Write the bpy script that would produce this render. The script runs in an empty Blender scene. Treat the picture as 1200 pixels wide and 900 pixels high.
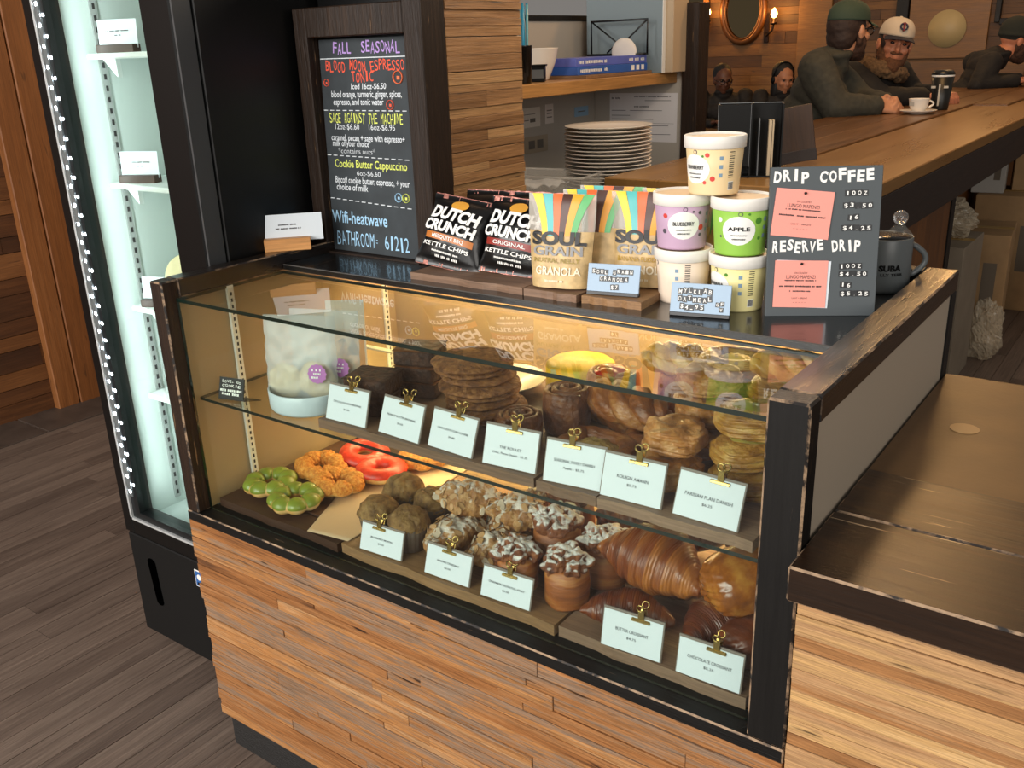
import bpy, bmesh, math, random
from mathutils import Vector, Matrix, Euler, noise
PI = math.pi
rnd = random.Random(11)
scene = bpy.context.scene
C = scene.collection

# ------------------------------------------------------------------ camera, world, lights, exposure
cam_data = bpy.data.cameras.new('camera')
cam = bpy.data.objects.new('camera', cam_data)
C.objects.link(cam)
cam.location = (1.5539, -0.9656, 1.4548)
cam.rotation_euler = (1.2236, 0.0347, 0.6264)
cam_data.sensor_width = 36.0
cam_data.lens = 1086.41 / 1200 * 36.0
cam_data.clip_start = 0.02
scene.camera = cam
scene.view_settings.view_transform = 'Standard'
scene.view_settings.look = 'None'
scene.view_settings.gamma = 1
scene.view_settings.use_curve_mapping = False
scene.view_settings.exposure = 0.35

world = bpy.data.worlds.new('world')
scene.world = world
world.use_nodes = True
wn = world.node_tree.nodes['Background']
wn.inputs[0].default_value = (1.0, 0.93, 0.86, 1)
wn.inputs[1].default_value = 0.16

def area(name, loc, target, sx, sy, power, col):
    l = bpy.data.lights.new(name, 'AREA')
    l.shape = 'RECTANGLE'; l.size = sx; l.size_y = sy; l.energy = power; l.color = col
    o = bpy.data.objects.new(name, l); C.objects.link(o)
    o.location = loc
    o.rotation_euler = (Vector(target) - Vector(loc)).to_track_quat('-Z', 'Y').to_euler()
    return o
def point(name, loc, power, col, r=0.05):
    l = bpy.data.lights.new(name, 'POINT')
    l.energy = power; l.color = col; l.shadow_soft_size = r
    o = bpy.data.objects.new(name, l); C.objects.link(o); o.location = loc
    return o
# daylight from the shop windows behind the photographer
area('window_daylight', (-0.3, -4.2, 2.3), (0.6, 0.6, 0.8), 4.6, 2.6, 270, (1.0, 0.965, 0.92))
area('window_daylight', (4.6, -2.4, 2.4), (1.0, 0.6, 0.8), 2.4, 2.2, 55, (1.0, 0.95, 0.88))
# warm pendant lamps hanging over the bar and the seats (above the frame)
WARM = (1.0, 0.55, 0.20)
for k, (x, y, z, p) in enumerate([(0.55, 3.3, 2.75, 30), (0.6, 5.4, 2.75, 22), (-1.7, 6.0, 2.7, 20), (0.2, 6.8, 2.7, 16), (1.0, 2.5, 2.75, 14), (-1.4, 3.6, 2.8, 10)]):  # lamp by the near bar end is added to brighten the bar top
    point('pendant_lamp_light', (x, y, z), p, WARM, 0.12)
point('niche_fill_light', (0.75, 1.15, 2.05), 24, (1.0, 0.84, 0.66), 0.15)  # unseen fill light added to brighten the grey niche and the plates

# ------------------------------------------------------------------ helpers
def srgb(h):
    if isinstance(h, str):
        h = h.lstrip('#'); c = [int(h[i:i+2], 16) / 255 for i in (0, 2, 4)]
    else:
        c = [v / 255 for v in h]
    return tuple(v / 12.92 if v <= 0.04045 else ((v + 0.055) / 1.055) ** 2.4 for v in c) + (1.0,)

class NT:
    def __init__(s, m): s.t = m.node_tree; s.n = s.t.nodes; s.l = s.t.links
    def add(s, typ, **kw):
        nd = s.n.new(typ)
        for k, v in kw.items():
            if k.startswith('i_'): nd.inputs[int(k[2:])].default_value = v
            else: setattr(nd, k, v)
        return nd
    def link(s, a, b): s.l.new(a, b)
def newmat(name):
    m = bpy.data.materials.new(name); m.use_nodes = True
    return m, NT(m), m.node_tree.nodes['Principled BSDF']
def ramp(nt, fac, stops):
    r = nt.add('ShaderNodeValToRGB')
    els = r.color_ramp.elements
    while len(els) < len(stops): els.new(0.5)
    for e, (p, c) in zip(els, stops): e.position = p; e.color = srgb(c) if not (isinstance(c, tuple) and len(c) == 4) else c
    nt.link(fac, r.inputs[0]); return r.outputs[0]
def plain(name, col, rough=0.5, metal=0.0, spec=0.5, var=0.0, vs=30.0, bump=0.0, bs=80.0, coat=0.0, sss=0.0, stretch=(1, 1, 1), emit=None, estr=0.0, alpha=1.0, trans=0.0):
    m, nt, p = newmat(name)
    p.inputs['Base Color'].default_value = srgb(col)
    p.inputs['Roughness'].default_value = rough
    p.inputs['Metallic'].default_value = metal
    p.inputs['Specular IOR Level'].default_value = spec
    p.inputs['Coat Weight'].default_value = coat
    p.inputs['Transmission Weight'].default_value = trans
    p.inputs['Alpha'].default_value = alpha
    if sss: p.inputs['Subsurface Weight'].default_value = sss; p.inputs['Subsurface Radius'].default_value = (0.01, 0.005, 0.003)
    if emit is not None:
        p.inputs['Emission Color'].default_value = srgb(emit); p.inputs['Emission Strength'].default_value = estr
    if var or bump:
        tc = nt.add('ShaderNodeTexCoord'); mp = nt.add('ShaderNodeMapping'); mp.inputs['Scale'].default_value = stretch
        nt.link(tc.outputs['Object'], mp.inputs[0])
    if var:
        nz = nt.add('ShaderNodeTexNoise'); nz.inputs['Scale'].default_value = vs; nz.inputs['Detail'].default_value = 5
        nt.link(mp.outputs[0], nz.inputs['Vector'])
        c = srgb(col)
        lo = tuple(max(0, v * (1 - var)) for v in c[:3]) + (1,); hi = tuple(min(1, v * (1 + var)) for v in c[:3]) + (1,)
        nt.link(ramp(nt, nz.outputs['Fac'], [(0.3, lo), (0.7, hi)]), p.inputs['Base Color'])
    if bump:
        nb = nt.add('ShaderNodeTexNoise'); nb.inputs['Scale'].default_value = bs; nb.inputs['Detail'].default_value = 4
        nt.link(mp.outputs[0], nb.inputs['Vector'])
        bp = nt.add('ShaderNodeBump'); bp.inputs['Strength'].default_value = bump; bp.inputs['Distance'].default_value = 0.004
        nt.link(nb.outputs['Fac'], bp.inputs['Height']); nt.link(bp.outputs[0], p.inputs['Normal'])
    return m
def wood(name, stops, grain=(3, 60, 60), rough=0.5, bump=0.3, tint=0.6, scratch=None, coat=0.0, knots=0.0, spec=0.5, big=1.2, streak=0.4, bigw=0.55):
    """planks: colour from the plank's own tint plus grain stretched along it"""
    m, nt, p = newmat(name)
    p.inputs['Specular IOR Level'].default_value = spec
    tc = nt.add('ShaderNodeTexCoord'); mp = nt.add('ShaderNodeMapping'); mp.inputs['Scale'].default_value = grain
    at = nt.add('ShaderNodeAttribute', attribute_name='tint')
    off = nt.add('ShaderNodeVectorMath', operation='MULTIPLY_ADD')
    cmb = nt.add('ShaderNodeCombineXYZ')
    for i in range(3): nt.link(at.outputs['Fac'], cmb.inputs[i])
    nt.link(cmb.outputs[0], off.inputs[0]); off.inputs[1].default_value = (7.3, 5.1, 9.7)
    nt.link(tc.outputs['Object'], off.inputs[2]); nt.link(off.outputs[0], mp.inputs[0])
    nz = nt.add('ShaderNodeTexNoise'); nz.inputs['Scale'].default_value = 1.0; nz.inputs['Detail'].default_value = 7; nz.inputs['Roughness'].default_value = 0.65; nz.inputs['Distortion'].default_value = 0.6
    nt.link(mp.outputs[0], nz.inputs['Vector'])
    n2 = nt.add('ShaderNodeTexNoise'); n2.inputs['Scale'].default_value = big; n2.inputs['Detail'].default_value = 3
    mp2 = nt.add('ShaderNodeMapping'); mp2.inputs['Scale'].default_value = tuple(max(1.0, g * 0.12) for g in grain)
    nt.link(off.outputs[0], mp2.inputs[0]); nt.link(mp2.outputs[0], n2.inputs['Vector'])
    # fac = tint*a + grain*b + big*c
    a = nt.add('ShaderNodeMath', operation='MULTIPLY'); nt.link(at.outputs['Fac'], a.inputs[0]); a.inputs[1].default_value = tint
    b = nt.add('ShaderNodeMath', operation='MULTIPLY_ADD'); nt.link(nz.outputs['Fac'], b.inputs[0]); b.inputs[1].default_value = 0.9 * (1.1 - tint); nt.link(a.outputs[0], b.inputs[2])
    c = nt.add('ShaderNodeMath', operation='MULTIPLY_ADD'); nt.link(n2.outputs['Fac'], c.inputs[0]); c.inputs[1].default_value = bigw; nt.link(b.outputs[0], c.inputs[2])
    d = nt.add('ShaderNodeMath', operation='SUBTRACT'); nt.link(c.outputs[0], d.inputs[0]); d.inputs[1].default_value = bigw * .5
    col = ramp(nt, d.outputs[0], stops)
    if knots:
        k = nt.add('ShaderNodeTexNoise'); k.inputs['Scale'].default_value = 1.0; k.inputs['Detail'].default_value = 2
        mk = nt.add('ShaderNodeMapping'); mk.inputs['Scale'].default_value = tuple(max(9, g * 0.8) for g in grain); nt.link(off.outputs[0], mk.inputs[0]); nt.link(mk.outputs[0], k.inputs['Vector'])
        kr = ramp(nt, k.outputs['Fac'], [(0.68, (0, 0, 0, 1)), (0.76, (knots, knots, knots, 1))])
        mx = nt.add('ShaderNodeMixRGB'); mx.inputs[2].default_value = srgb('#2a1a12'); nt.link(kr, mx.inputs[0]); nt.link(col, mx.inputs[1]); col = mx.outputs[0]
    if scratch:
        s = nt.add('ShaderNodeTexNoise'); s.inputs['Scale'].default_value = 1.0; s.inputs['Detail'].default_value = 6
        ms = nt.add('ShaderNodeMapping'); ms.inputs['Scale'].default_value = scratch[1]; nt.link(tc.outputs['Object'], ms.inputs[0]); nt.link(ms.outputs[0], s.inputs['Vector'])
        sr = ramp(nt, s.outputs['Fac'], [(scratch[2], (0, 0, 0, 1)), (scratch[2] + 0.04, (1, 1, 1, 1))])
        mx = nt.add('ShaderNodeMixRGB'); mx.inputs[2].default_value = srgb(scratch[0]); nt.link(sr, mx.inputs[0]); nt.link(col, mx.inputs[1]); col = mx.outputs[0]
    # fine streaks of grain
    fn_ = nt.add('ShaderNodeTexNoise'); fn_.inputs['Scale'].default_value = 1.0; fn_.inputs['Detail'].default_value = 5; fn_.inputs['Roughness'].default_value = 0.7
    mf = nt.add('ShaderNodeMapping'); mf.inputs['Scale'].default_value = tuple(g * (4.5 if g > 8 else 1.6) for g in grain); nt.link(off.outputs[0], mf.inputs[0]); nt.link(mf.outputs[0], fn_.inputs['Vector'])
    fr_ = ramp(nt, fn_.outputs['Fac'], [(0.30, (1 - streak, 1 - streak, 1 - streak, 1)), (0.60, (1.0, 1.0, 1.0, 1))])
    mm = nt.add('ShaderNodeMixRGB', blend_type='MULTIPLY'); mm.inputs[0].default_value = 1.0; nt.link(col, mm.inputs[1]); nt.link(fr_, mm.inputs[2]); col = mm.outputs[0]
    nt.link(col, p.inputs['Base Color'])
    p.inputs['Coat Weight'].default_value = coat; p.inputs['Coat Roughness'].default_value = 0.12
    rr = nt.add('ShaderNodeMapRange'); rr.inputs['To Min'].default_value = max(0.03, rough - 0.12); rr.inputs['To Max'].default_value = rough + 0.12
    nt.link(nz.outputs['Fac'], rr.inputs[0]); nt.link(rr.outputs[0], p.inputs['Roughness'])
    bp = nt.add('ShaderNodeBump'); bp.inputs['Strength'].default_value = bump; bp.inputs['Distance'].default_value = 0.003
    nt.link(nz.outputs['Fac'], bp.inputs['Height']); nt.link(bp.outputs[0], p.inputs['Normal'])
    return m
def glass(name, tint='#f4faf6', ior=1.5, boost=1.0, rough=0.0):
    m, nt, p = newmat(name)
    nt.n.remove(p)
    out = [n for n in nt.n if n.type == 'OUTPUT_MATERIAL'][0]
    tr = nt.add('ShaderNodeBsdfTransparent'); tr.inputs[0].default_value = srgb(tint)
    gl = nt.add('ShaderNodeBsdfGlossy'); gl.inputs['Roughness'].default_value = rough
    fr = nt.add('ShaderNodeFresnel'); fr.inputs['IOR'].default_value = ior
    ge = nt.add('ShaderNodeNewGeometry')
    inv = nt.add('ShaderNodeMath', operation='SUBTRACT'); inv.inputs[0].default_value = 1.0; nt.link(ge.outputs['Backfacing'], inv.inputs[1])
    mul = nt.add('ShaderNodeMath', operation='MULTIPLY'); nt.link(fr.outputs[0], mul.inputs[0]); nt.link(inv.outputs[0], mul.inputs[1])
    m2 = nt.add('ShaderNodeMath', operation='MULTIPLY', use_clamp=True); nt.link(mul.outputs[0], m2.inputs[0]); m2.inputs[1].default_value = boost
    mx = nt.add('ShaderNodeMixShader'); nt.link(m2.outputs[0], mx.inputs[0]); nt.link(tr.outputs[0], mx.inputs[1]); nt.link(gl.outputs[0], mx.inputs[2])
    nt.link(mx.outputs[0], out.inputs[0])
    return m
def film(name, col, alpha=0.4, rough=0.2):
    """clear or milky plastic film"""
    m, nt, p = newmat(name)
    out = [n for n in nt.n if n.type == 'OUTPUT_MATERIAL'][0]
    p.inputs['Base Color'].default_value = srgb(col); p.inputs['Roughness'].default_value = rough
    tr = nt.add('ShaderNodeBsdfTransparent')
    mx = nt.add('ShaderNodeMixShader'); mx.inputs[0].default_value = alpha
    nt.link(tr.outputs[0], mx.inputs[1]); nt.link(p.outputs[0], mx.inputs[2]); nt.link(mx.outputs[0], out.inputs[0])
    return m
def emis(name, col, s):
    m, nt, p = newmat(name)
    p.inputs['Base Color'].default_value = srgb(col)
    p.inputs['Emission Color'].default_value = srgb(col); p.inputs['Emission Strength'].default_value = s
    return m
def baked(name, dark, mid, light, vs=40, rough=0.45, bump=0.5, bs=90, coat=0.0, dust=None, dust_amt=0.5, stretch=(1, 1, 1), ridge=None):
    """baked crust, optionally dusted with sugar on its upper side"""
    m, nt, p = newmat(name)
    tc = nt.add('ShaderNodeTexCoord'); mp = nt.add('ShaderNodeMapping'); mp.inputs['Scale'].default_value = stretch
    nt.link(tc.outputs['Object'], mp.inputs[0])
    nz = nt.add('ShaderNodeTexNoise'); nz.inputs['Scale'].default_value = vs; nz.inputs['Detail'].default_value = 5; nz.inputs['Roughness'].default_value = 0.6
    nt.link(mp.outputs[0], nz.inputs['Vector'])
    at = nt.add('ShaderNodeAttribute', attribute_name='tint')
    ad = nt.add('ShaderNodeMath', operation='ADD'); nt.link(nz.outputs['Fac'], ad.inputs[0]); nt.link(at.outputs['Fac'], ad.inputs[1])
    col = ramp(nt, ad.outputs[0], [(0.3, dark), (0.5, mid), (0.72, light)])
    nb = nt.add('ShaderNodeTexNoise'); nb.inputs['Scale'].default_value = bs; nb.inputs['Detail'].default_value = 4
    nt.link(mp.outputs[0], nb.inputs['Vector'])
    if dust:
        ge = nt.add('ShaderNodeNewGeometry'); sx = nt.add('ShaderNodeSeparateXYZ'); nt.link(ge.outputs['Normal'], sx.inputs[0])
        nd = nt.add('ShaderNodeTexNoise'); nd.inputs['Scale'].default_value = 70; nd.inputs['Detail'].default_value = 6; nt.link(tc.outputs['Object'], nd.inputs['Vector'])
        ml = nt.add('ShaderNodeMath', operation='MULTIPLY_ADD'); nt.link(sx.outputs[2], ml.inputs[0]); ml.inputs[1].default_value = 0.55; nt.link(nd.outputs['Fac'], ml.inputs[2])
        dr = ramp(nt, ml.outputs[0], [(1.0 - dust_amt, (0, 0, 0, 1)), (1.18 - dust_amt, (1, 1, 1, 1))])
        mx = nt.add('ShaderNodeMixRGB'); nt.link(dr, mx.inputs[0]); nt.link(col, mx.inputs[1]); mx.inputs[2].default_value = srgb(dust); col = mx.outputs[0]
    nt.link(col, p.inputs['Base Color'])
    p.inputs['Roughness'].default_value = rough; p.inputs['Coat Weight'].default_value = coat; p.inputs['Coat Roughness'].default_value = 0.15
    bp = nt.add('ShaderNodeBump'); bp.inputs['Strength'].default_value = bump; bp.inputs['Distance'].default_value = 0.003
    bp.inputs['Distance'].default_value = 0.005
    nt.link(nb.outputs['Fac'], bp.inputs['Height']); nt.link(bp.outputs[0], p.inputs['Normal'])
    return m

def rotz(a): return Matrix.Rotation(a, 4, 'Z')
def TR(x, y, z, rz=0, rx=0, ry=0): return Matrix.Translation((x, y, z)) @ Euler((rx, ry, rz)).to_matrix().to_4x4()
_tc = {}
def text_geo(s, bold=0.0, shear=0.0):
    key = (s, bold, shear)
    if key in _tc: return _tc[key]
    cu = bpy.data.curves.new('txt', 'FONT'); cu.body = s; cu.size = 1; cu.offset = bold; cu.shear = shear
    cu.resolution_u = 3; cu.extrude = 0.004
    o = bpy.data.objects.new('txt', cu); C.objects.link(o)
    dg = bpy.context.evaluated_depsgraph_get()
    me = bpy.data.meshes.new_from_object(o.evaluated_get(dg))
    V = [v.co.copy() for v in me.vertices]; F = [tuple(p.vertices) for p in me.polygons]
    bpy.data.objects.remove(o); bpy.data.curves.remove(cu); bpy.data.meshes.remove(me)
    xs = [v.x for v in V] or [0]; ys = [v.y for v in V] or [0]
    _tc[key] = (V, F, min(xs), max(xs), min(ys), max(ys)); return _tc[key]

class B:
    """collects shapes and links them as ONE mesh object"""
    def __init__(s, M=None): s.V = []; s.F = []; s.M = M or Matrix()
    def face(s, idx, mi=0, t=0.0, sm=False): s.F.append((tuple(idx), mi, t, sm))
    def add(s, vs, fs, mi=0, t=0.0, sm=False, M=None):
        n = len(s.V); X = s.M @ M if M is not None else s.M
        s.V += [X @ Vector(v) for v in vs]
        for f in fs: s.face([i + n for i in f], mi, t, sm)
        return s
    def box(s, x0, x1, y0, y1, z0, z1, b=0.0, mi=0, t=0.0, mb=None, M=None):
        hx, hy, hz = (x1 - x0) / 2, (y1 - y0) / 2, (z1 - z0) / 2
        c = Vector(((x0 + x1) / 2, (y0 + y1) / 2, (z0 + z1) / 2))
        if b <= 0:
            vs = [c + Vector((sx * hx, sy * hy, sz * hz)) for sx in (-1, 1) for sy in (-1, 1) for sz in (-1, 1)]
            return s.add(vs, [(0, 1, 3, 2), (4, 6, 7, 5), (0, 4, 5, 1), (2, 3, 7, 6), (0, 2, 6, 4), (1, 5, 7, 3)], mi, t, False, M)
        b = min(b, hx * .9, hy * .9, hz * .9); ids = {}; vs = []
        for sx in (-1, 1):
            for sy in (-1, 1):
                for sz in (-1, 1):
                    for k in range(3):
                        ids[(sx, sy, sz, k)] = len(vs)
                        e = [hx - b, hy - b, hz - b]; e[k] = (hx, hy, hz)[k]
                        vs.append(c + Vector((sx * e[0], sy * e[1], sz * e[2])))
        S = (-1, 1); main = []; edge = []
        q = [(-1, -1), (1, -1), (1, 1), (-1, 1)]
        for a in S:
            main.append([ids[(a, u, v, 0)] for u, v in q]); main.append([ids[(u, a, v, 1)] for u, v in q]); main.append([ids[(u, v, a, 2)] for u, v in q])
        for a in S:
            for d in S:
                edge.append([ids[(a, d, -1, 0)], ids[(a, d, 1, 0)], ids[(a, d, 1, 1)], ids[(a, d, -1, 1)]])
                edge.append([ids[(a, -1, d, 0)], ids[(a, 1, d, 0)], ids[(a, 1, d, 2)], ids[(a, -1, d, 2)]])
                edge.append([ids[(-1, a, d, 1)], ids[(1, a, d, 1)], ids[(1, a, d, 2)], ids[(-1, a, d, 2)]])
                for e in S: edge.append([ids[(a, d, e, k)] for k in range(3)])
        s.add(vs, main + edge, mi, t, False, M)
        if mb is not None:
            n = len(edge)
            for i in range(len(s.F) - n, len(s.F)): f = s.F[i]; s.F[i] = (f[0], mb, f[2], f[3])
        return s
    def surf(s, fn, nu, nv, cu=False, cv=False, mi=0, t=0.0, M=None, sm=True, capu=False):
        """fn(u,v), u and v in 0..1"""
        du = nu if cu else nu - 1; dv = nv if cv else nv - 1
        vs = [fn(i / du, j / dv) for i in range(nu) for j in range(nv)]
        fs = []
        for i in range(nu if cu else nu - 1):
            for j in range(nv if cv else nv - 1):
                a = i * nv + j; b2 = i * nv + (j + 1) % nv; c2 = ((i + 1) % nu) * nv + (j + 1) % nv; d = ((i + 1) % nu) * nv + j
                fs.append((a, b2, c2, d))
        if capu:
            fs.append(tuple(range(nv))[::-1]); fs.append(tuple((nu - 1) * nv + j for j in range(nv)))
        return s.add(vs, fs, mi, t, sm, M)
    def lathe(s, prof, n=24, mi=0, t=0.0, M=None, sm=True, fr=None):
        def fn(u, v):
            i = min(int(round(u * (len(prof) - 1))), len(prof) - 1); r, z = prof[i]; a = 2 * PI * v
            if fr: r *= fr(a, z)
            return (max(r, 1e-5) * math.cos(a), max(r, 1e-5) * math.sin(a), z)
        return s.surf(fn, len(prof), n, False, True, mi, t, M, sm, capu=True)
    def cyl(s, r, z0, z1, n=20, mi=0, t=0.0, M=None, r2=None):
        return s.lathe([(r, z0), (r2 if r2 is not None else r, z1)], n, mi, t, M, sm=False)
    def ell(s, c, r, M=None, n=14, mi=0, t=0.0, amp=0.0, fq=20.0, sd=0.0, e=1.0):
        c = Vector(c)
        def fn(u, v):
            th = PI * u; ph = 2 * PI * v
            def pw(x): return math.copysign(abs(x) ** e, x)
            d = Vector((pw(math.sin(th)) * pw(math.cos(ph)), pw(math.sin(th)) * pw(math.sin(ph)), pw(math.cos(th))))
            p = Vector((d.x * r[0], d.y * r[1], d.z * r[2]))
            if amp: p += d.normalized() * amp * noise.noise((p + c) * fq + Vector((sd, sd * 2, sd * 3)))
            return c + p
        return s.surf(fn, n + 1, 2 * n, False, True, mi, t, M)
    def tube(s, pts, r, n=8, mi=0, t=0.0, closed=False, M=None, cap=True, flat=1.0):
        pts = [Vector(p) for p in pts]; N = len(pts)
        rs = r if isinstance(r, (list, tuple)) else [r] * N
        rings = []; up = None
        for i, p in enumerate(pts):
            a = pts[(i - 1) % N] if (closed or i > 0) else p; b2 = pts[(i + 1) % N] if (closed or i < N - 1) else p
            d = (b2 - a).normalized()
            if up is None: up = Vector((0, 0, 1)) if abs(d.z) < 0.9 else Vector((1, 0, 0))
            x = d.cross(up)
            if x.length < 1e-5: x = d.orthogonal()
            x.normalize(); up = x.cross(d).normalized()
            rings.append([p + (x * math.cos(2 * PI * k / n) + up * math.sin(2 * PI * k / n) * flat) * rs[i] for k in range(n)])
        vs = [v for g in rings for v in g]; fs = []
        for i in range(N if closed else N - 1):
            for k in range(n):
                a = i * n + k; b2 = i * n + (k + 1) % n; j = (i + 1) % N
                fs.append((a, b2, j * n + (k + 1) % n, j * n + k))
        if cap and not closed: fs += [tuple(range(n))[::-1], tuple((N - 1) * n + k for k in range(n))]
        return s.add(vs, fs, mi, t, True, M)
    def poly(s, pts, th, mi=0, t=0.0, M=None, axis='y', mside=None):
        """outline pts (a,b) extruded by th; axis y: (x,z) outline, z: (x,y) outline"""
        n = len(pts)
        if axis == 'y': vs = [(a, 0, b2) for a, b2 in pts] + [(a, th, b2) for a, b2 in pts]
        else: vs = [(a, b2, 0) for a, b2 in pts] + [(a, b2, th) for a, b2 in pts]
        s.add(vs, [tuple(range(n)), tuple(range(n, 2 * n))[::-1]], mi, t, False, M)
        n0 = len(s.V) - 2 * n
        for i in range(n): s.face((n0 + i, n0 + (i + 1) % n, n0 + n + (i + 1) % n, n0 + n + i), mi if mside is None else mside, t)
        return s
    def text(s, txt, x0, x1, zc, h, M=None, mi=0, y=-0.0006, bold=0.0, shear=0.0, jit=0.0, keep=False):
        """lettering in the local xz plane facing -y, fitted between x0 and x1, cap height h, centred on zc"""
        if txt[:1] == '#':   # print too small to read: rows of tiny strokes
            r3 = random.Random(len(txt) * 7 + int(abs(zc) * 1e5)); x = x0
            while x < x1 - h * .3:
                w = h * r3.uniform(.35, .7)
                if r3.random() < .85: s.box(x, min(x + w, x1), y - .0002, y, zc - h * r3.uniform(.35, .5), zc + h * r3.uniform(.35, .5), mi=mi, M=M)
                x += w + h * .22
            return s
        R = Matrix.Rotation(PI / 2, 4, 'X')
        if jit:
            n = len(txt); w = (x1 - x0) / n
            for i, ch in enumerate(txt):
                if ch == ' ': continue
                V, F, a, b2, c, d = text_geo(ch, bold, shear)
                if b2 - a < 1e-6 or d - c < 1e-6: continue
                hh = h if ch not in '.,-+:~' else h * 0.25
                sx = w * (0.82 if ch not in "1I.,'!:" else 0.35) / (b2 - a); sy = hh / (d - c)
                ang = rnd.uniform(-jit, jit) * 0.25; dz = rnd.uniform(-jit, jit) * h * 0.25 - (h * 0.38 if ch in '.,' else 0)
                L = Matrix.Translation((x0 + w * (i + .5), y, zc + dz)) @ Matrix.Rotation(ang, 4, 'Y') @ R @ Matrix.Diagonal((sx, sy, min(sx, sy) * .3, 1)) @ Matrix.Translation((-(a + b2) / 2, -(c + d) / 2, 0))
                s.add(V, F, mi, 0, False, (M @ L) if M is not None else L)
            return s
        V, F, a, b2, c, d = text_geo(txt, bold, shear)
        if not V: return s
        V2, F2, a2, b3, c2, d2 = text_geo('H', bold)
        sy = h / (d2 - c2); sx = (x1 - x0) / (b2 - a)
        if keep: sx = sy
        L = Matrix.Translation(((x0 + x1) / 2, y, zc)) @ R @ Matrix.Diagonal((sx, sy, min(sx, sy) * .3, 1)) @ Matrix.Translation((-(a + b2) / 2, -(c2 + d2) / 2, 0))
        return s.add(V, F, mi, 0, False, (M @ L) if M is not None else L)
    def mesh(s, name):
        me = bpy.data.meshes.new(name)
        me.from_pydata([tuple(v) for v in s.V], [], [f[0] for f in s.F])
        me.polygons.foreach_set('material_index', [f[1] for f in s.F])
        me.polygons.foreach_set('use_smooth', [f[3] for f in s.F])
        at = me.attributes.new('tint', 'FLOAT', 'FACE'); at.data.foreach_set('value', [f[2] for f in s.F])
        bm = bmesh.new(); bm.from_mesh(me); bmesh.ops.recalc_face_normals(bm, faces=bm.faces); bm.to_mesh(me); bm.free()
        me.update(); return me
    def obj(s, name, mats, parent=None, label=None, kind=None):
        me = s.mesh(name)
        for m in (mats if isinstance(mats, (list, tuple)) else [mats]): me.materials.append(m)
        o = bpy.data.objects.new(name, me); C.objects.link(o)
        if parent is not None: o.parent = parent
        if label: o['label'] = label
        if kind: o['kind'] = kind
        return o
def thing(name, label, cat, loc=(0, 0, 0), rz=0.0, group=None, rx=0.0, ry=0.0):
    o = bpy.data.objects.new(name, None); C.objects.link(o); o.empty_display_size = 0.05
    o.location = loc; o.rotation_euler = (rx, ry, rz); o['label'] = label; o['category'] = cat
    if group: o['group'] = group
    return o
def tag(o, label, cat, group=None, loc=None, rot=None):
    o['label'] = label; o['category'] = cat
    if group: o['group'] = group
    if loc: o.location = loc
    if rot: o.rotation_euler = rot
    return o
def nz3(p, f, sd=0.0): return noise.noise(Vector(p) * f + Vector((sd * 1.7, sd * 2.3, sd * 3.1)))

# ------------------------------------------------------------------ materials
BLACKW = wood('black_painted_wood', [(0.0, '#070605'), (0.5, '#100e0c'), (1.0, '#1e1a17')], grain=(4, 60, 60), rough=0.5, bump=0.5, tint=0.3, spec=.3, scratch=('#6b5643', (14, 160, 160), 0.70))
BLACKWY = wood('black_wood_lengthwise', [(0.0, '#0f0a07'), (0.5, '#1d130d'), (1.0, '#342116')], grain=(60, 4, 60), rough=0.30, bump=0.4, tint=0.3, scratch=('#7d6248', (160, 10, 160), 0.69), coat=0.3)
BLACKWZ = wood('black_wood_upright', [(0.0, '#070605'), (0.5, '#100e0c'), (1.0, '#211c18')], grain=(60, 60, 4), rough=0.5, bump=0.5, tint=0.3, spec=.3, scratch=('#6b5643', (150, 150, 10), 0.70))
BROWNWZ = wood('dark_brown_wood', [(0.0, '#120a06'), (0.5, '#2e1e12'), (1.0, '#5e4127')], grain=(110, 110, 7), rough=0.5, bump=0.9, tint=0.2, spec=.3, streak=.6, scratch=('#8a6a48', (200, 200, 16), .67))
BROWNWX = wood('dark_brown_wood_across', [(0.0, '#1c110a'), (0.5, '#362415'), (1.0, '#5a3e25')], grain=(5, 70, 70), rough=0.5, bump=0.5, tint=0.2)
WORN = wood('worn_edge_wood', [(0.0, '#0d0a08'), (0.46, '#1c1613'), (0.58, '#a08468'), (1.0, '#c0a685')], grain=(28, 28, 28), rough=0.6, bump=0.3, tint=0.0, streak=.2)
CLAD = wood('reclaimed_strip_wood', [(0.0, '#3e281a'), (0.16, '#70492c'), (0.32, '#9c6537'), (0.46, '#a87548'), (0.55, '#8d7662'), (0.66, '#b37a44'), (0.84, '#bd956b'), (1.0, '#d8b080')], grain=(7, 120, 120), rough=0.8, bump=1.0, tint=0.34, knots=0.95, streak=0.62, bigw=1.0, spec=.25)
CLADR = wood('reclaimed_light_strip_wood', [(0.0, '#6e472a'), (0.3, '#a87648'), (0.5, '#b99066'), (0.7, '#cda26a'), (1.0, '#e0bd8e')], grain=(7, 120, 120), rough=0.8, bump=1.0, tint=0.3, knots=0.95, streak=0.5, bigw=.9, spec=.25)
CLADT = wood('reclaimed_cabinet_wood', [(0.0, '#50331c'), (0.3, '#83592f'), (0.55, '#a27446'), (0.8, '#bb905c'), (1.0, '#cfae7e')], grain=(120, 7, 120), rough=0.6, bump=0.8, tint=0.4, knots=0.85, streak=0.5, bigw=.8)
FLOORW = wood('floor_plank_wood', [(0.0, '#3a2e27'), (0.4, '#6a5a50'), (0.7, '#857366'), (1.0, '#a39081')], grain=(110, 4, 110), rough=0.5, bump=0.5, tint=0.22, streak=0.6)
WALLW = wood('wall_plank_wood', [(0.0, '#3d210e'), (0.4, '#6d4019'), (0.7, '#8f5a28'), (1.0, '#ad7238')], grain=(3, 3, 55), rough=0.6, bump=0.5, tint=0.6, knots=0.5)
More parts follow.
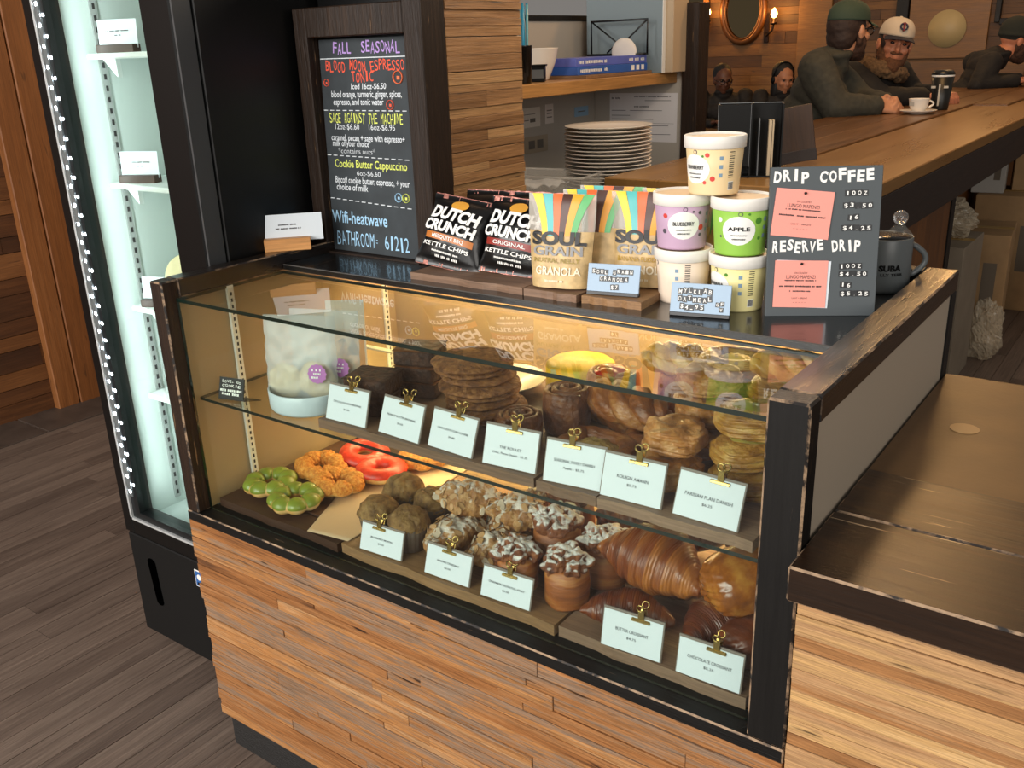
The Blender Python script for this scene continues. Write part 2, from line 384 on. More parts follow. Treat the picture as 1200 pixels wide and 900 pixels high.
TRIMW = wood('wall_trim_wood', [(0.0, '#5a3216'), (0.5, '#8e5628'), (1.0, '#ad7240')], grain=(60, 60, 3), rough=0.6, bump=0.4, tint=0.3, knots=0.5)
BARW = wood('bar_top_wood', [(0.0, '#3a210e'), (0.5, '#69441f'), (1.0, '#986b38')], grain=(45, 2.5, 45), rough=0.34, bump=0.15, tint=0.3)
BARS = wood('bar_top_smooth_wood', [(0.0, '#7a552b'), (0.5, '#8f6737'), (1.0, '#a37a46')], grain=(14, 1.0, 14), rough=0.3, bump=0.02, tint=0.1, streak=.12)
BARF = wood('bar_fascia_wood', [(0.0, '#160c07'), (0.5, '#24140b'), (1.0, '#342012')], grain=(40, 3, 40), rough=0.5, bump=0.2, tint=0.3)
BARP = wood('bar_panel_wood', [(0.0, '#4c2c11'), (0.5, '#7c4c1f'), (1.0, '#9a6630')], grain=(30, 30, 3), rough=0.5, bump=0.2, tint=0.3)
LOWC = wood('service_counter_wood', [(0.0, '#0f0804'), (0.5, '#2b1a0d'), (1.0, '#573b20')], grain=(3, 45, 45), rough=0.32, bump=0.3, tint=0.3, scratch=('#b09878', (7, 120, 120), 0.69), coat=0.0, spec=.35, streak=.5)
BOARD = wood('serving_board_wood', [(0.0, '#4a3629'), (0.5, '#80634e'), (1.0, '#a98a72')], grain=(4, 70, 70), rough=0.55, bump=0.3, tint=0.4)
BOARDL = wood('pale_serving_board_wood', [(0.0, '#6a4a30'), (0.5, '#9c7650'), (1.0, '#c09a70')], grain=(4, 70, 70), rough=0.55, bump=0.3, tint=0.4)
WALNUT = wood('walnut_board_wood', [(0.0, '#22150d'), (0.5, '#43291a'), (1.0, '#6a4630')], grain=(5, 60, 60), rough=0.5, bump=0.3, tint=0.4)
SHELFW = wood('oak_shelf_wood', [(0.0, '#9a6a36'), (0.5, '#bf8b4e'), (1.0, '#d8a868')], grain=(40, 3, 40), rough=0.45, bump=0.1, tint=0.2)
OAK = wood('oak_block_wood', [(0.0, '#b4773c'), (0.5, '#cf9457'), (1.0, '#e2ae74')], grain=(5, 50, 50), rough=0.5, bump=0.1, tint=0.2)
CTOP = plain('black_counter_top', '#171615', 0.2, var=0.4, vs=25, bump=0.05, bs=60, stretch=(1, 6, 6), coat=0.3)
BEIGE = plain('beige_panel', '#a58c6b', 0.5)
GREYBEIGE = plain('grey_side_panel', '#a89a88', 0.45)
WHITE = plain('white_paint', '#eceae4', 0.45)
CARD = plain('white_card', '#d6dee4', 0.5)
INK = plain('black_ink', '#2b2b2d', 0.6)
BLACK = plain('black_plastic', '#080808', 0.4, spec=.25)
BLACKM = plain('black_metal', '#0a0a0a', 0.25, spec=0.5)
BLACKG = plain('black_gloss_panel', '#050505', 0.22)
STEEL = plain('brushed_steel', '#cfd2d2', 0.35, metal=0.4)
GOLD = plain('brass_clip', '#b59a5c', 0.25, metal=1.0)
GLASS = glass('clear_glass', '#f3f8f4', 1.5, 1.25)
GLASSF = glass('clear_front_glass', '#f4f9f6', 1.5, 1.0)
GEDGE = plain('glass_edge', '#10201a', 0.1, spec=0.8)
MINT = plain('mint_white_liner', '#d7e2de', 0.4)
CHALK = plain('chalkboard_slate', '#2e3438', 0.7, var=0.25, vs=18)
SIGNG = plain('grey_sign_board', '#4b5154', 0.6)
METALC = plain('bronze_metal_sheet', '#583f24', 0.42, spec=0.35, var=0.2, vs=9, bump=0.05, bs=120)
GREYW = plain('grey_partition_paint', '#b3aca1', 0.6)
PLATE = plain('white_porcelain', '#e6ded2', 0.25)

# ------------------------------------------------------------------ the room
def struct(b, name, mats, parent=None):
    o = b.obj(name, mats, parent)
    if parent is None: o['kind'] = 'structure'
    return o
b = B(); x = -3.7; k = 0
while x < 4.2:
    w = 0.074
    y = -5.0 + (k * 0.37) % 1.1
    b.box(x, x + w - 0.002, -5.0, y, -0.03, 0, t=rnd.random())
    while y < 8.0:
        L = min(rnd.uniform(0.9, 1.5), 8.0 - y)
        b.box(x, x + w - 0.002, y + 0.0015, y + L, -0.03, rnd.uniform(-0.0006, 0), t=rnd.random()); y += L
    x += w; k += 1
b.box(-3.7, 4.2, -5, 8, -0.06, -0.02, t=0)
struct(b, 'floor', FLOORW)
# slate threshold strip along the left wall
b = B()
b.box(-2.45, -2.19, 0.30, 0.775, 0.0, 0.004, 0.002); b.box(-2.45, -2.19, 0.785, 1.30, 0.0, 0.004, 0.002)
struct(b, 'trim_3', plain('slate_threshold', '#4a3f38', 0.5, var=0.25, vs=12))
def plank_wall(name, horiz, a0, a1, z0, z1, at, axis, th=0.02, hmin=0.06, hmax=0.115, mat=WALLW, sign=1):
    b = B(); z = z0
    while z < z1 - 1e-3:
        h = min(rnd.uniform(hmin, hmax), z1 - z); a = a0
        while a < a1 - 1e-3:
            L = min(rnd.uniform(0.5, 1.7), a1 - a); d = rnd.uniform(0, 0.006) * sign
            q = (at + d, at + d + th * -sign); lo, hi = min(q), max(q)
            if axis == 'x': b.box(lo, hi, a, a + L - 0.002, z, z + h - 0.003, t=rnd.random())
            else: b.box(a, a + L - 0.002, lo, hi, z, z + h - 0.003, t=rnd.random())
            a += L
        z += h
    if axis == 'x': b.box(at - .04, at - .018, a0, a1, z0, z1)
    else: b.box(a0, a1, at + .018, at + .04, z0, z1)
    return struct(b, name, mat)
WALLY = wood('wall_plank_wood_lengthwise', [(0.0, '#341c0c'), (0.4, '#5c3619'), (0.7, '#7c4d25'), (1.0, '#98653a')], grain=(50, 3, 50), rough=0.6, bump=0.5, tint=0.6, knots=0.5)
WALLX = wood('wall_plank_wood_across', [(0.0, '#2d1b0b'), (0.4, '#533516'), (0.7, '#775025'), (1.0, '#99703c')], grain=(4, 60, 60), rough=0.6, bump=0.5, tint=0.6, knots=0.5)
plank_wall('wall_left', True, -4.5, 3.2, 0, 3.0, -2.45, 'x', mat=WALLY)
plank_wall('wall_back', True, -3.7, 3.6, 0, 3.0, 8.0, 'y', mat=WALLX, sign=-1)
b = B(); b.box(-2.449, -2.405, 0.955, 1.052, 0, 3.0, 0.004, t=0.6); b.box(-2.449, -2.40, 1.056, 1.155, 0, 3.0, 0.004, t=0.35)
struct(b, 'trim_1', TRIMW)
# upright trim boards and panels on the far wall
def wall_panel(name, x0, x1, z0, z1, mat, d=0.025, t=0.5):
    b = B(); b.box(x0, x1, 8 - 0.012 - d, 8 - 0.010, z0, z1, 0.003, t=t); return struct(b, name, mat)
FARPANEL = wood('far_panel_wood', [(0.0, '#60401a'), (0.5, '#7c5526'), (1.0, '#946a36')], grain=(4, 30, 30), rough=0.5, bump=0.1, tint=0.3)
wall_panel('trim_2', -1.66, -1.36, 0, 3.0, FARPANEL, 0.03, 0.7)
wall_panel('trim_4', -0.80, -0.70, 0, 3.0, BLACKWZ, 0.05, 0.1)
wall_panel('trim_5', -1.22, -1.15, 0.9, 3.0, BLACKWZ, 0.04, 0.1)
wall_panel('trim_6', -0.69, -0.06, 1.25, 3.0, FARPANEL, 0.03, 0.5)
wall_panel('trim_7', -0.69, 0.25, 0.97, 1.23, FARPANEL, 0.02, 0.1)
wall_panel('trim_8', -0.69, 0.25, 0.0, 0.95, FARPANEL, 0.03, 0.6)
wall_panel('trim_9', -0.02, 0.02, 1.52, 3.0, BLACKWZ, 0.05, 0.1)
wall_panel('trim_10', 0.02, 1.8, 1.50, 1.55, BLACKWZ, 0.05, 0.1)
# low grey partition around the shelf niche
b = B(); b.box(-0.68, -0.611, 1.15, 2.69, 0, 1.552, 0.002); struct(b, 'wall_niche_left', GREYW)
b = B(); b.box(-0.611, -0.192, 2.62, 2.69, 0, 1.566, 0.002); struct(b, 'wall_niche_back', GREYW)
b = B(); b.box(-0.69, -0.60, 1.14, 2.69, 1.552, 1.572, 0.003); struct(b, 'trim_11', BLACKWZ)
b = B(); b.box(-0.192, -0.125, 2.60, 2.70, 0, 1.60, 0.003); struct(b, 'trim_12', BROWNWZ)

# ------------------------------------------------------------------ the pastry display case
W, D, ZT = 1.25, 0.743, 1.071
case = thing('pastry_display_case', 'black framed wooden pastry display case with slanted glass shelves, full of pastries', 'display case')
def frame(x0, x1, mats_post, mats_rail, name):
    f = B(); f.box(x0, x1, 0, 0.036, 0.5935, ZT - 0.0005, 0.003, mi=0, mb=1); fo = f.obj(name + '_post', [mats_post, WORN], case)
    r = B(); r.box(x0, x1, 0.036, D, ZT - 0.036, ZT, 0.0025, mi=0, mb=1); r.obj('top_rail', [mats_rail, WORN], case)
    p = B(); p.box(x0, x1, D - 0.036, D, 0.58, ZT - 0.036, 0.002); p.obj('rear_post', mats_post, case)
frame(0.0, 0.037, BROWNWZ, BLACKWY, 'front')
frame(W - 0.0515, W, BLACKWZ, BLACKWY, 'front')
b = B(); b.box(0, W, -0.001, 0.052, 0.571, 0.5935, 0.0022, mi=0, mb=1); b.obj('front_beam', [BLACKW, WORN], case)
# strip cladding of uneven reclaimed sticks
b = B(); z = 0.085
while z < 0.570:
    h = min(rnd.choice([rnd.uniform(.009, .014), rnd.uniform(.016, .026), rnd.uniform(.02, .032)]), 0.571 - z)
    if 0.571 - z - h < 0.006: h = 0.571 - z
    x = rnd.uniform(-0.006, 0.002)
    while x < W - 0.01:
        L = rnd.uniform(0.2, 0.95)
        x1 = min(x + L, W - 0.001)
        if W - x1 < 0.06: x1 = W - 0.001
        pr = rnd.uniform(0.0, 0.004)
        b.box(x, x1 - 0.0006, -pr + 0.003, 0.03, z, z + h - 0.0008, 0.0008, t=rnd.random()); x = x1
    z += h
b.obj('strip_cladding', CLAD, case)
b = B(); z = 0.085
while z < 0.570:
    h = min(rnd.uniform(0.011, 0.024), 0.571 - z); pr = rnd.uniform(0.0, 0.006)
    b.box(-pr * .6 , 0.02, 0.031, 0.40, z, z + h - 0.0008, 0.0008, t=rnd.random()); z += h
b.obj('side_cladding', CLAD, case)
b = B(); b.box(0.012, W - 0.01, 0.012, D, 0.0, 0.085, 0.002); b.obj('plinth', plain('black_plinth_wood', '#1b1a19', 0.55, bump=0.6, bs=60, stretch=(1, 12, 12)), case)
b = B(); b.box(0.02, W - 0.003, 0.03, D, 0.085, 0.571); b.obj('carcass', BLACK, case)
b = B(); b.box(0.037, W - 0.0515, 0.052, 0.64, 0.575, 0.5930); b.obj('deck', WALNUT, case)
b = B(); b.box(0.025, 0.032, 0.036, 0.64, 0.5935, ZT - 0.036, mi=0); b.obj('side_panel', BEIGE, case)
b = B(); b.box(W - 0.012, W - 0.003, 0.036, D - 0.036, 0.575, ZT - 0.036); b.obj('side_panel', GREYBEIGE, case, label='grey beige outer side panel')
b = B(); b.box(0.032, W - 0.012, 0.62, 0.632, 0.5935, 1.046); b.obj('back_panel', BEIGE, case)
b = B(); b.box(0.038, W - 0.052, 0.288, D, 1.0365, 1.049, 0.0015, mi=0, mb=1); b.obj('countertop', [CTOP, plain('counter_edge', '#55524e', 0.3)], case)
b = B(); b.box(0.037, W - 0.0515, D - 0.03, D, 1.0365, ZT, 0.002); b.obj('rear_rail', BLACKW, case)
def pane(x0, x1, y0, y1, z0, z1, axis, gm, name):
    """thin glass slab, its long edges dark green"""
    b = B(); b.box(x0, x1, y0, y1, z0, z1)
    fs = []
    for f in b.F:
        ps = [b.V[i] for i in f[0]]
        n = (ps[1] - ps[0]).cross(ps[2] - ps[0]).normalized()
        big = abs(n[{'x': 0, 'y': 1, 'z': 2}[axis]]) > .9
        fs.append((f[0], 0 if big else 1, 0.0, False))
    b.F = fs; return b.obj(name, [gm, GEDGE], case)
pane(0.038, W - 0.052, 0.027, 0.2875, 1.029, 1.0355, 'z', GLASS, 'top_glass')
pane(0.0385, W - 0.0525, 0.0275, 0.0325, 0.594, 1.0285, 'y', GLASSF, 'front_glass')
pane(0.0375, W - 0.06, 0.045, 0.50, 0.826, 0.832, 'z', GLASSF, 'glass_shelf')
STD = plain('white_shelf_standard', '#e9e4d8', 0.4)
for x, y in ((0.0325, 0.15), (0.0325, 0.585)):
    b = B(); b.box(x, x + 0.006, y - 0.008, y + 0.008, 0.594, 1.034, 0.0008)
    z = 0.61
    while z < 1.02: b.box(x + 0.0055, x + 0.0066, y - 0.002, y + 0.002, z, z + 0.007, mi=1); z += 0.013
    b.obj('shelf_standard', [STD, INK], case)
LEDW = emis('warm_led_diode', '#ffb347', 22)
for z, y in ((1.031, 0.55), (0.822, 0.47)):
    b = B(); b.box(0.05, W - 0.07, y - 0.008, y + 0.008, z, z + 0.004, mi=0)
    x = 0.07
    while x < W - 0.09: b.box(x, x + 0.006, y - 0.003, y + 0.003, z - 0.002, z + 0.0005, mi=1); x += 0.022
    b.obj('led_strip', [WHITE, LEDW], case)
    l = bpy.data.lights.new('case_lamp', 'AREA'); l.shape = 'RECTANGLE'; l.size = 1.1; l.size_y = 0.02; l.energy = 5.2 if z > 1 else 3.6; l.color = (1.0, 0.70, 0.34)
    o = bpy.data.objects.new('case_lamp', l); C.objects.link(o); o.location = (0.62, y, z - 0.004); o.parent = case

# ------------------------------------------------------------------ lower service counter on the right
sc = thing('service_counter', 'lower service counter with dark plank top and bronze metal sheet beside the case', 'counter', (W, 0, 0))
b = B()
for y0, y1, t in ((-0.043, 0.118, 0.2), (0.120, 0.266, 0.6)): b.box(0.0012, 1.5, y0, y1, 0.842, 0.888, 0.0025, mi=0, mb=1, t=t)
b.obj('plank_top', [LOWC, WORN], sc)
b = B(); b.box(0.0012, 1.5, 0.2665, 0.735, 0.842, 0.886, 0.001); b.obj('metal_sheet', METALC, sc)
b = B(); b.cyl(0.021, 0.886, 0.8872, 28, M=TR(0.082, 0.484, 0)); b.obj('cable_cap', plain('tan_cable_cap', '#94754f', 0.45), sc)
b = B(); z = 0.0
while z < 0.841:
    h = min(rnd.uniform(0.016, 0.030), 0.8415 - z); x = 0.0025
    while x < 1.5:
        L = rnd.uniform(0.3, 0.9); x1 = min(x + L, 1.5); pr = rnd.uniform(0, 0.004)
        b.box(x, x1 - 0.0006, 0.0 - pr, 0.03, z, z + h - 0.0006, 0.0006, t=rnd.random()); x = x1
    z += h
b.obj('strip_cladding', CLADR, sc)
b = B(); b.box(0.0025, 1.5, 0.03, 0.70, 0.0, 0.841); b.obj('carcass', BLACK, sc)
b = B(); b.lathe([(0.0001, 0.006), (0.004, 0.0055), (0.0065, 0.003), (0.007, 0)], 14, M=TR(0.205, -0.0045, 0.826) @ Matrix.Rotation(PI / 2, 4, 'X')); b.obj('bolt', STEEL, sc)

# ------------------------------------------------------------------ the refrigerated display cabinet on the left
fr = thing('display_fridge', 'tall black refrigerated display cabinet with lit glass door, left of the pastry case', 'refrigerator', (-0.275, 0.15, 0))
FB = plain('black_fridge_enamel', '#070707', 0.38)
FB2 = plain('black_fridge_panel', '#0e0f0f', 0.5, spec=.3); FBD = plain('black_fridge_door', '#0a0a0a', 0.35, spec=.3)
fx0, fx1, fd, fh = -0.262, 0.262, 0.66, 1.98
b = B()
b.box(fx1 - 0.02, fx1, 0.045, fd, 0.03, fh, 0.002); b.box(fx0, fx0 + 0.02, 0.045, fd, 0.03, fh, 0.002)
b.box(fx0 + .02, fx1 - .02, fd - 0.02, fd, 0.03, fh); b.box(fx0 + .02, fx1 - .02, 0.045, fd - .02, fh - 0.1, fh); b.box(fx0 + .02, fx1 - .02, 0.045, fd - .02, 0.03, 0.335)
b.obj('cabinet_body', FB, fr)
b = B(); b.box(fx0 + 0.03, fx1 - 0.03, 0.04, fd - 0.05, 0, 0.03); b.obj('base', BLACK, fr)
b = B()
b.box(fx0 + .0205, fx0 + .026, 0.05, fd - .021, 0.336, fh - .101); b.box(fx1 - .026, fx1 - .0205, 0.05, fd - .021, 0.336, fh - .101)
b.box(fx0 + .026, fx1 - .026, fd - .027, fd - .021, 0.336, fh - .101); b.box(fx0 + .026, fx1 - .026, 0.05, fd - .027, 0.336, 0.342)
b.obj('liner', MINT, fr)
dr = B(); w = 0.038
dr.box(fx0, fx0 + w, 0, 0.042, 0.318, fh, 0.003); dr.box(fx1 - 0.105, fx1 - 0.012, 0, 0.042, 0.318, fh, 0.003)
dr.box(fx0 + w, fx1 - 0.105, 0, 0.042, 0.318, 0.362, 0.003); dr.box(fx0 + w, fx1 - 0.105, 0, 0.042, fh - 0.07, fh, 0.003)
dro = dr.obj('door', FBD, fr)
b = B()
b.box(fx0 + w, fx0 + w + 0.007, -0.002, 0.006, 0.362, fh - .07); b.box(fx0 + w, fx1 - .105, -0.002, 0.006, 0.362, 0.368)
b.obj('steel_trim', STEEL, dro)
b = B(); b.box(fx0 + w + .007, fx0 + w + .038, 0.004, 0.040, 0.385, fh - 0.07); b.box(fx0 + w + .007, fx1 - .105, 0.004, 0.040, 0.368, 0.385)
b.obj('inner_frame', plain('dark_door_gasket', '#15181a', 0.3), dro)
b = B(); b.box(fx0 + w + .0385, fx1 - .106, 0.018, 0.024, 0.386, fh - 0.071); b.obj('door_glass', GLASSF, dro)
b = B(); b.box(fx1 - 0.0105, fx1 - 0.0055, 0.002, 0.042, 0.318, fh); b.obj('hinge_strip', plain('grey_door_seal', '#3c3d3e', 0.4), dro)
b = B(); b.box(fx0, fx1, 0.004, 0.044, 0.02, 0.312, 0.003); lp = b.obj('lower_panel', FB2, fr)
b = B(); pts = []
for k in range(17):
    a = PI * k / 16; pts.append((0.017 * math.cos(a) - .004, 0.055 + 0.013 * math.sin(a)))
for k in range(17):
    a = PI + PI * k / 16; pts.append((0.015 * math.cos(a) + .004, -0.055 + 0.013 * math.sin(a)))
b.poly(pts, 0.001, M=TR(-0.172, 0.003, 0.19)); b.obj('vent_slot', plain('vent_black', '#010101', 0.9, spec=0.0), lp)
b = B(); b.box(0.012, 0.052, 0.0025, 0.004, 0.243, 0.290, 0.0005, mi=1); b.box(0.015, 0.049, 0.0018, 0.0024, 0.246, 0.287, mi=0); b.cyl(0.008, 0, 0.0008, 18, mi=1, M=TR(0.03, 0.0018, 0.272) @ Matrix.Rotation(PI / 2, 4, 'X')); b.box(0.021, 0.040, 0.0012, 0.0018, 0.250, 0.2565, mi=2)
b.obj('badge', [plain('badge_blue', '#2f5f9e', 0.4), WHITE, BLACK], lp)
LEDC = emis('cool_led_and_reflection', '#eef6ff', 45)
led = B(); led.box(fx0 + w + .012, fx0 + w + .030, 0.041, 0.046, 0.42, fh - .1, mi=0)
z = 0.44
while z < fh - .1: led.box(fx0 + w + .017, fx0 + w + .024, 0.039, 0.0412, z, z + 0.008, mi=1); z += 0.042
b2 = B(); b2.box(fx0 + w + .009, fx0 + w + .0145, 0.0005, 0.0040, 0.46, fh - .1, mi=0)
led.obj('led_strip', [WHITE, LEDC], fr)
led = B(); z = 0.44
led.box(fx0 + w + .012, fx0 + w + .026, 0.0002, 0.0038, 0.43, fh - .1, mi=0)
while z < fh - .1: led.box(fx0 + w + .016, fx0 + w + .022, -0.0006, 0.0004, z, z + 0.007, mi=1); z += 0.042
z = 0.46
while z < fh - .1: led.box(fx0 + w + .024 + .006, fx0 + w + .029 + .006, 0.0030, 0.0038, z, z + 0.006, mi=1); z += 0.042  # these dots imitate the LED row's reflection in the dark door frame
led.obj('led_strip', [plain('clear_led_cover', '#8f989a', 0.2, metal=0.6), LEDC], dro)
for x in (fx0 + 0.075, fx1 - 0.075):
    l = bpy.data.lights.new('fridge_lamp', 'AREA'); l.shape = 'RECTANGLE'; l.size = 0.02; l.size_y = 1.4; l.energy = 1.15; l.color = (0.90, 0.98, 1.0)
    o = bpy.data.objects.new('fridge_lamp', l); C.objects.link(o); o.parent = fr; o.location = (x, 0.07, 1.1); o.rotation_euler = (PI / 2, 0, 0)
b = B(); y = 0.145
b.box(fx0 + .0262, fx0 + .031, y - 0.008, y + 0.008, 0.36, 1.86); z = 0.37
while z < 1.85: b.box(fx0 + .0305, fx0 + .0318, y - 0.003, y + 0.003, z, z + 0.012, mi=1); z += 0.025
b.obj('shelf_standard', [plain('grey_shelf_standard', '#a9adab', 0.4), INK], fr)
FSH = []
for z in (1.476, 1.192, 0.896, 0.668):
    b = B(); b.box(fx0 + 0.034, fx1 - 0.03, 0.105, 0.55, z - 0.012, z, 0.003); b.poly([(0, 0), (0.05, 0), (0.05, -0.04)], 0.012, M=TR(fx0 + 0.032, 0.145, z - 0.012))
    b.obj('shelf', plain('white_fridge_shelf', '#eef4f2', 0.35), fr)

# ------------------------------------------------------------------ menu cabinet with the chalkboard
ZC = 1.049
mc = thing('menu_cabinet', 'tall reclaimed wood cabinet standing on the counter behind the chips, framed chalkboard in front', 'cabinet', (0.0, 0.42, ZC))
b = B()
b.box(0.0, 0.036, 0, 0.07, 0, 0.497, 0.002); b.box(0.036, 0.300, 0, 0.07, 0.440, 0.497, 0.002)
b.box(0.300, 0.346, 0, 0.07, 0, 0.60, 0.002); b.box(0.036, 0.300, 0.0, 0.07, 0.0, 0.003)
b.obj('front_frame', BROWNWZ, mc)
b = B(); b.box(0.004, 0.335, 0.071, 0.318, 0.0, 0.66); b.obj('carcass', BLACK, mc)
b = B(); z = 0.0
while z < 0.66:
    h = min(rnd.uniform(0.014, 0.034), 0.6605 - z); y = 0.0705
    while y < 0.319:
        L = rnd.choice([0.25, 0.25, 0.12, 0.17, 0.3]); y1 = min(y + L, 0.32)
        if 0.32 - y1 < 0.03: y1 = 0.32
        b.box(0.335, 0.345 + rnd.uniform(-0.002, 0.002), y, y1 - 0.0006, z, z + h - (0.0006 if rnd.random() < .8 else 0.0016), 0.0005, t=rnd.random()); y = y1
    z += h
b.obj('strip_cladding', CLADT, mc)
# the chalkboard leans inside the frame
WCH = plain('white_chalk', '#d7dde2', 0.8); PCH = plain('purple_chalk', '#b190d0', 0.8); RCH = plain('red_chalk', '#e5573c', 0.8)
YCH = plain('yellow_chalk', '#d6df6a', 0.8); BCH = plain('blue_chalk', '#9fc9e6', 0.8); OCH = plain('orange_chalk', '#f0764a', 0.8)
cb = thing('chalkboard', 'dark slate chalkboard with coloured handwritten fall menu, leaning inside the wooden frame', 'chalkboard', (0.0375, 0.437, ZC + 0.0035), 0, None, -0.03)
b = B(); b.box(0, 0.258, 0, 0.006, 0, 0.433, 0.001); b.obj('slate', CHALK, cb)
t = B(); t2 = []
def L(s, fx0, fx1, cy, h, mi, bold=-0.004, jit=0.0, shear=0.0):
    x0 = 0.003 + 0.226 * fx0; x1 = 0.003 + 0.226 * fx1; z = 0.428 - (cy - 128) / 742 * 0.428
    t.text(s, x0, x1, z, h, mi=mi, bold=bold, jit=jit, shear=shear)
def rule(cy, c2=None, dash=False, mi=0, th=0.0016):
    z = 0.428 - (cy - 128) / 742 * 0.428; z2 = 0.428 - ((c2 or cy) - 128) / 742 * 0.428
    n = 13 if dash else 1
    for i in range(n):
        a = 0.003 + 0.24 * i / n; e = a + 0.24 / n * (0.6 if dash else 1); za = z + (z2 - z) * i / n
        t.box(a, e, -0.0012, -0.0002, za - th / 2, za + th / 2, mi=mi)
L('FALL  SEASONAL', .17, .99, 151, .022, 1, .004, .5)
rule(184, 188)
L('BLOOD MOON ESPRESSO', .06, 1.03, 210, .020, 2, .004, .5); L('TONIC', .38, .66, 248, .020, 2, .004, .5)
L('Iced 16oz-$6.50', .37, .80, 278, .011, 0, .008, 0, .1); L('blood orange, turmeric, ginger, spices,', .11, .98, 304, .0125, 0, .008, 0, .1); L('espresso, and tonic water', .13, .76, 330, .0125, 0, .008, 0, .1)
rule(360, None, True)
L('SAGE AGAINST THE MACHINE', .06, .98, 386, .020, 4, 0.0, .4)
L('12oz-$6.60', .13, .44, 416, .011, 0); L('16oz-$6.95', .56, .88, 416, .011, 0)
L('caramel, pecan + sage with espresso+', .07, .99, 454, .0125, 0, .008, 0, .1); L('milk of your choice', .08, .55, 474, .0125, 0, .008, 0, .1); L('*contains nuts*', .15, .62, 501, .010, 0, -.012)
rule(518, 524, True)
L('Cookie Butter Cappuccino', .09, 1.0, 546, .016, 4, 0.01); L('6oz-$6.60', .37, .67, 578, .010, 0)
L('Biscoff cookie butter, espresso, + your', .08, 1.02, 605, .0135, 0, .008, 0, .1); L('choice of milk', .09, .5, 631, .0135, 0, .008, 0, .1)
rule(675, 692, True)
L('Wifi-heatwave', .0, .72, 742, .026, 3, 0.01); L('BATHROOM: 61212', .04, .98, 822, .030, 3, -.004, .25)
def blob(fx, cy, r, mi, hole):
    x = 0.003 + .226 * fx; z = 0.428 - (cy - 128) / 742 * 0.428
    t.tube([(x + r * math.cos(a), -0.0004, z + r * math.sin(a)) for a in [2 * PI * i / 16 for i in range(16)]], r * 0.32, 6, mi, 0, True, flat=0.2)
    t.box(x - r * .3, x + r * .3, -.001, -.0002, z - r * .35, z + r * .2, mi=mi)
blob(.06, 265, .007, 2, 0); blob(.95, 250, .012, 5, 0); blob(.84, 340, .009, 2, 0); blob(.88, 655, .009, 3, 0); blob(.97, 655, .009, 4, 0)
t.obj('chalk_lettering', [WCH, PCH, RCH, BCH, YCH, OCH], cb)

# ------------------------------------------------------------------ card holder on the left rail
BLUECARD = CARD
def block_card(name, label, loc, rz, w, h, bw, lines, lean=0.12, group=None, block=OAK, bh=0.026):
    t = thing(name, label, 'card holder', loc, rz, group)
    b = B(); b.box(-bw / 2, bw / 2, -0.014, 0.016, 0, bh, 0.001); b.obj('wood_block', block, t)
    R = TR(0, 0.004, bh - 0.008) @ Matrix.Rotation(-lean, 4, 'X')
    b = B(); b.box(-w / 2, w / 2, 0, 0.0012, 0.0, h, M=R); c = b.obj('card', CARD, t)
    tt = B()
    for s, x0, x1, z, hh in lines: tt.text(s, x0, x1, z, hh, M=R, y=-0.0004, bold=-0.01)
    if lines: tt.obj('printed_text', INK, c)
    return t
block_card('card_holder', 'wide white card in a pale oak block on the left end of the counter', (0.022, 0.322, ZT), math.radians(47), 0.150, 0.056, 0.096,
           [('#a', -0.016, 0.022, 0.034, 0.003), ('#b', -0.022, 0.030, 0.026, 0.003)])

# ------------------------------------------------------------------ serving boards on the counter
def live_board(name, label, x0, x1, y0, y1, z, th, mat, seed, group, rz=0.0):
    r2 = random.Random(seed); pts = []
    n = 9
    for i in range(n + 1): pts.append((x0 + (x1 - x0) * i / n, y0 + r2.uniform(-.003, .003)))
    for i in range(n + 1): pts.append((x1 - (x1 - x0) * i / n, y1 + r2.uniform(-.003, .003)))
    cx, cy = (x0 + x1) / 2, (y0 + y1) / 2
    b = B(); b.poly([(p - cx, q - cy) for p, q in pts], th, t=r2.random(), axis='z')
    o = b.obj(name, mat); tag(o, label, 'serving board', group, (cx, cy, z), (0, 0, rz)); return o
GB = 'serving boards on the black counter'
live_board('serving_board', 'worn wooden board under the black chip bags', 0.372, 0.633, 0.316, 0.50, ZC, 0.013, BOARD, 3, GB)
live_board('serving_board', 'worn wooden board under the left granola pouches', 0.636, 0.744, 0.313, 0.52, ZC, 0.013, BOARD, 5, GB)
live_board('serving_board', 'lighter wooden board under the right granola pouches and the granola price sign', 0.747, 0.856, 0.322, 0.52, ZC, 0.013, BOARDL, 8, GB, 0.05)

# ------------------------------------------------------------------ crisp bags
CB_BLK = plain('black_foil_bag', '#0d0d0e', 0.28, spec=0.6, bump=0.25, bs=35)
FOILP = plain('pink_foil_seam', '#b4786c', 0.3, metal=0.5, bump=0.4, bs=80)
def pillow(b, w, h, d, mi=0, seed=0, n=22, m=22, seam=0.10, wr=0.004):
    for sg in (-1, 1):
        def fn(u, v):
            x = (u - .5) * w; z = v * h
            e = max(0.0, 1 - (2 * abs(u - .5)) ** 2.6) ** 0.6 * max(0.0, math.sin(PI * min(1, max(0, (v - seam * .5) / (1 - seam))))) ** 0.55
            p = sg * (d / 2 * e) + 0.0006 * sg
            wrk = noise.noise(Vector((x * 28 + seed, z * 28, seed * 3.1 + sg))) * wr * (0.3 + e)
            x2 = x * (1 - 0.07 * math.sin(PI * v)) + noise.noise(Vector((z * 40, seed, 2))) * 0.002 * (abs(u - .5) > .45)
            return (x2, p + wrk, z + 0.002 * noise.noise(Vector((x * 60, seed, 5))) * (v > .95 or v < .05))
        b.surf(fn, n, m, mi=mi)
def front_y(x, z, w, h, d, seam=0.10):
    u = x / w + .5; v = z / h
    e = max(0.0, 1 - (2 * abs(u - .5)) ** 2.6) ** 0.6 * max(0.0, math.sin(PI * min(1, max(0, (v - seam * .5) / (1 - seam))))) ** 0.55
    return -(d / 2 * e) - 0.0055
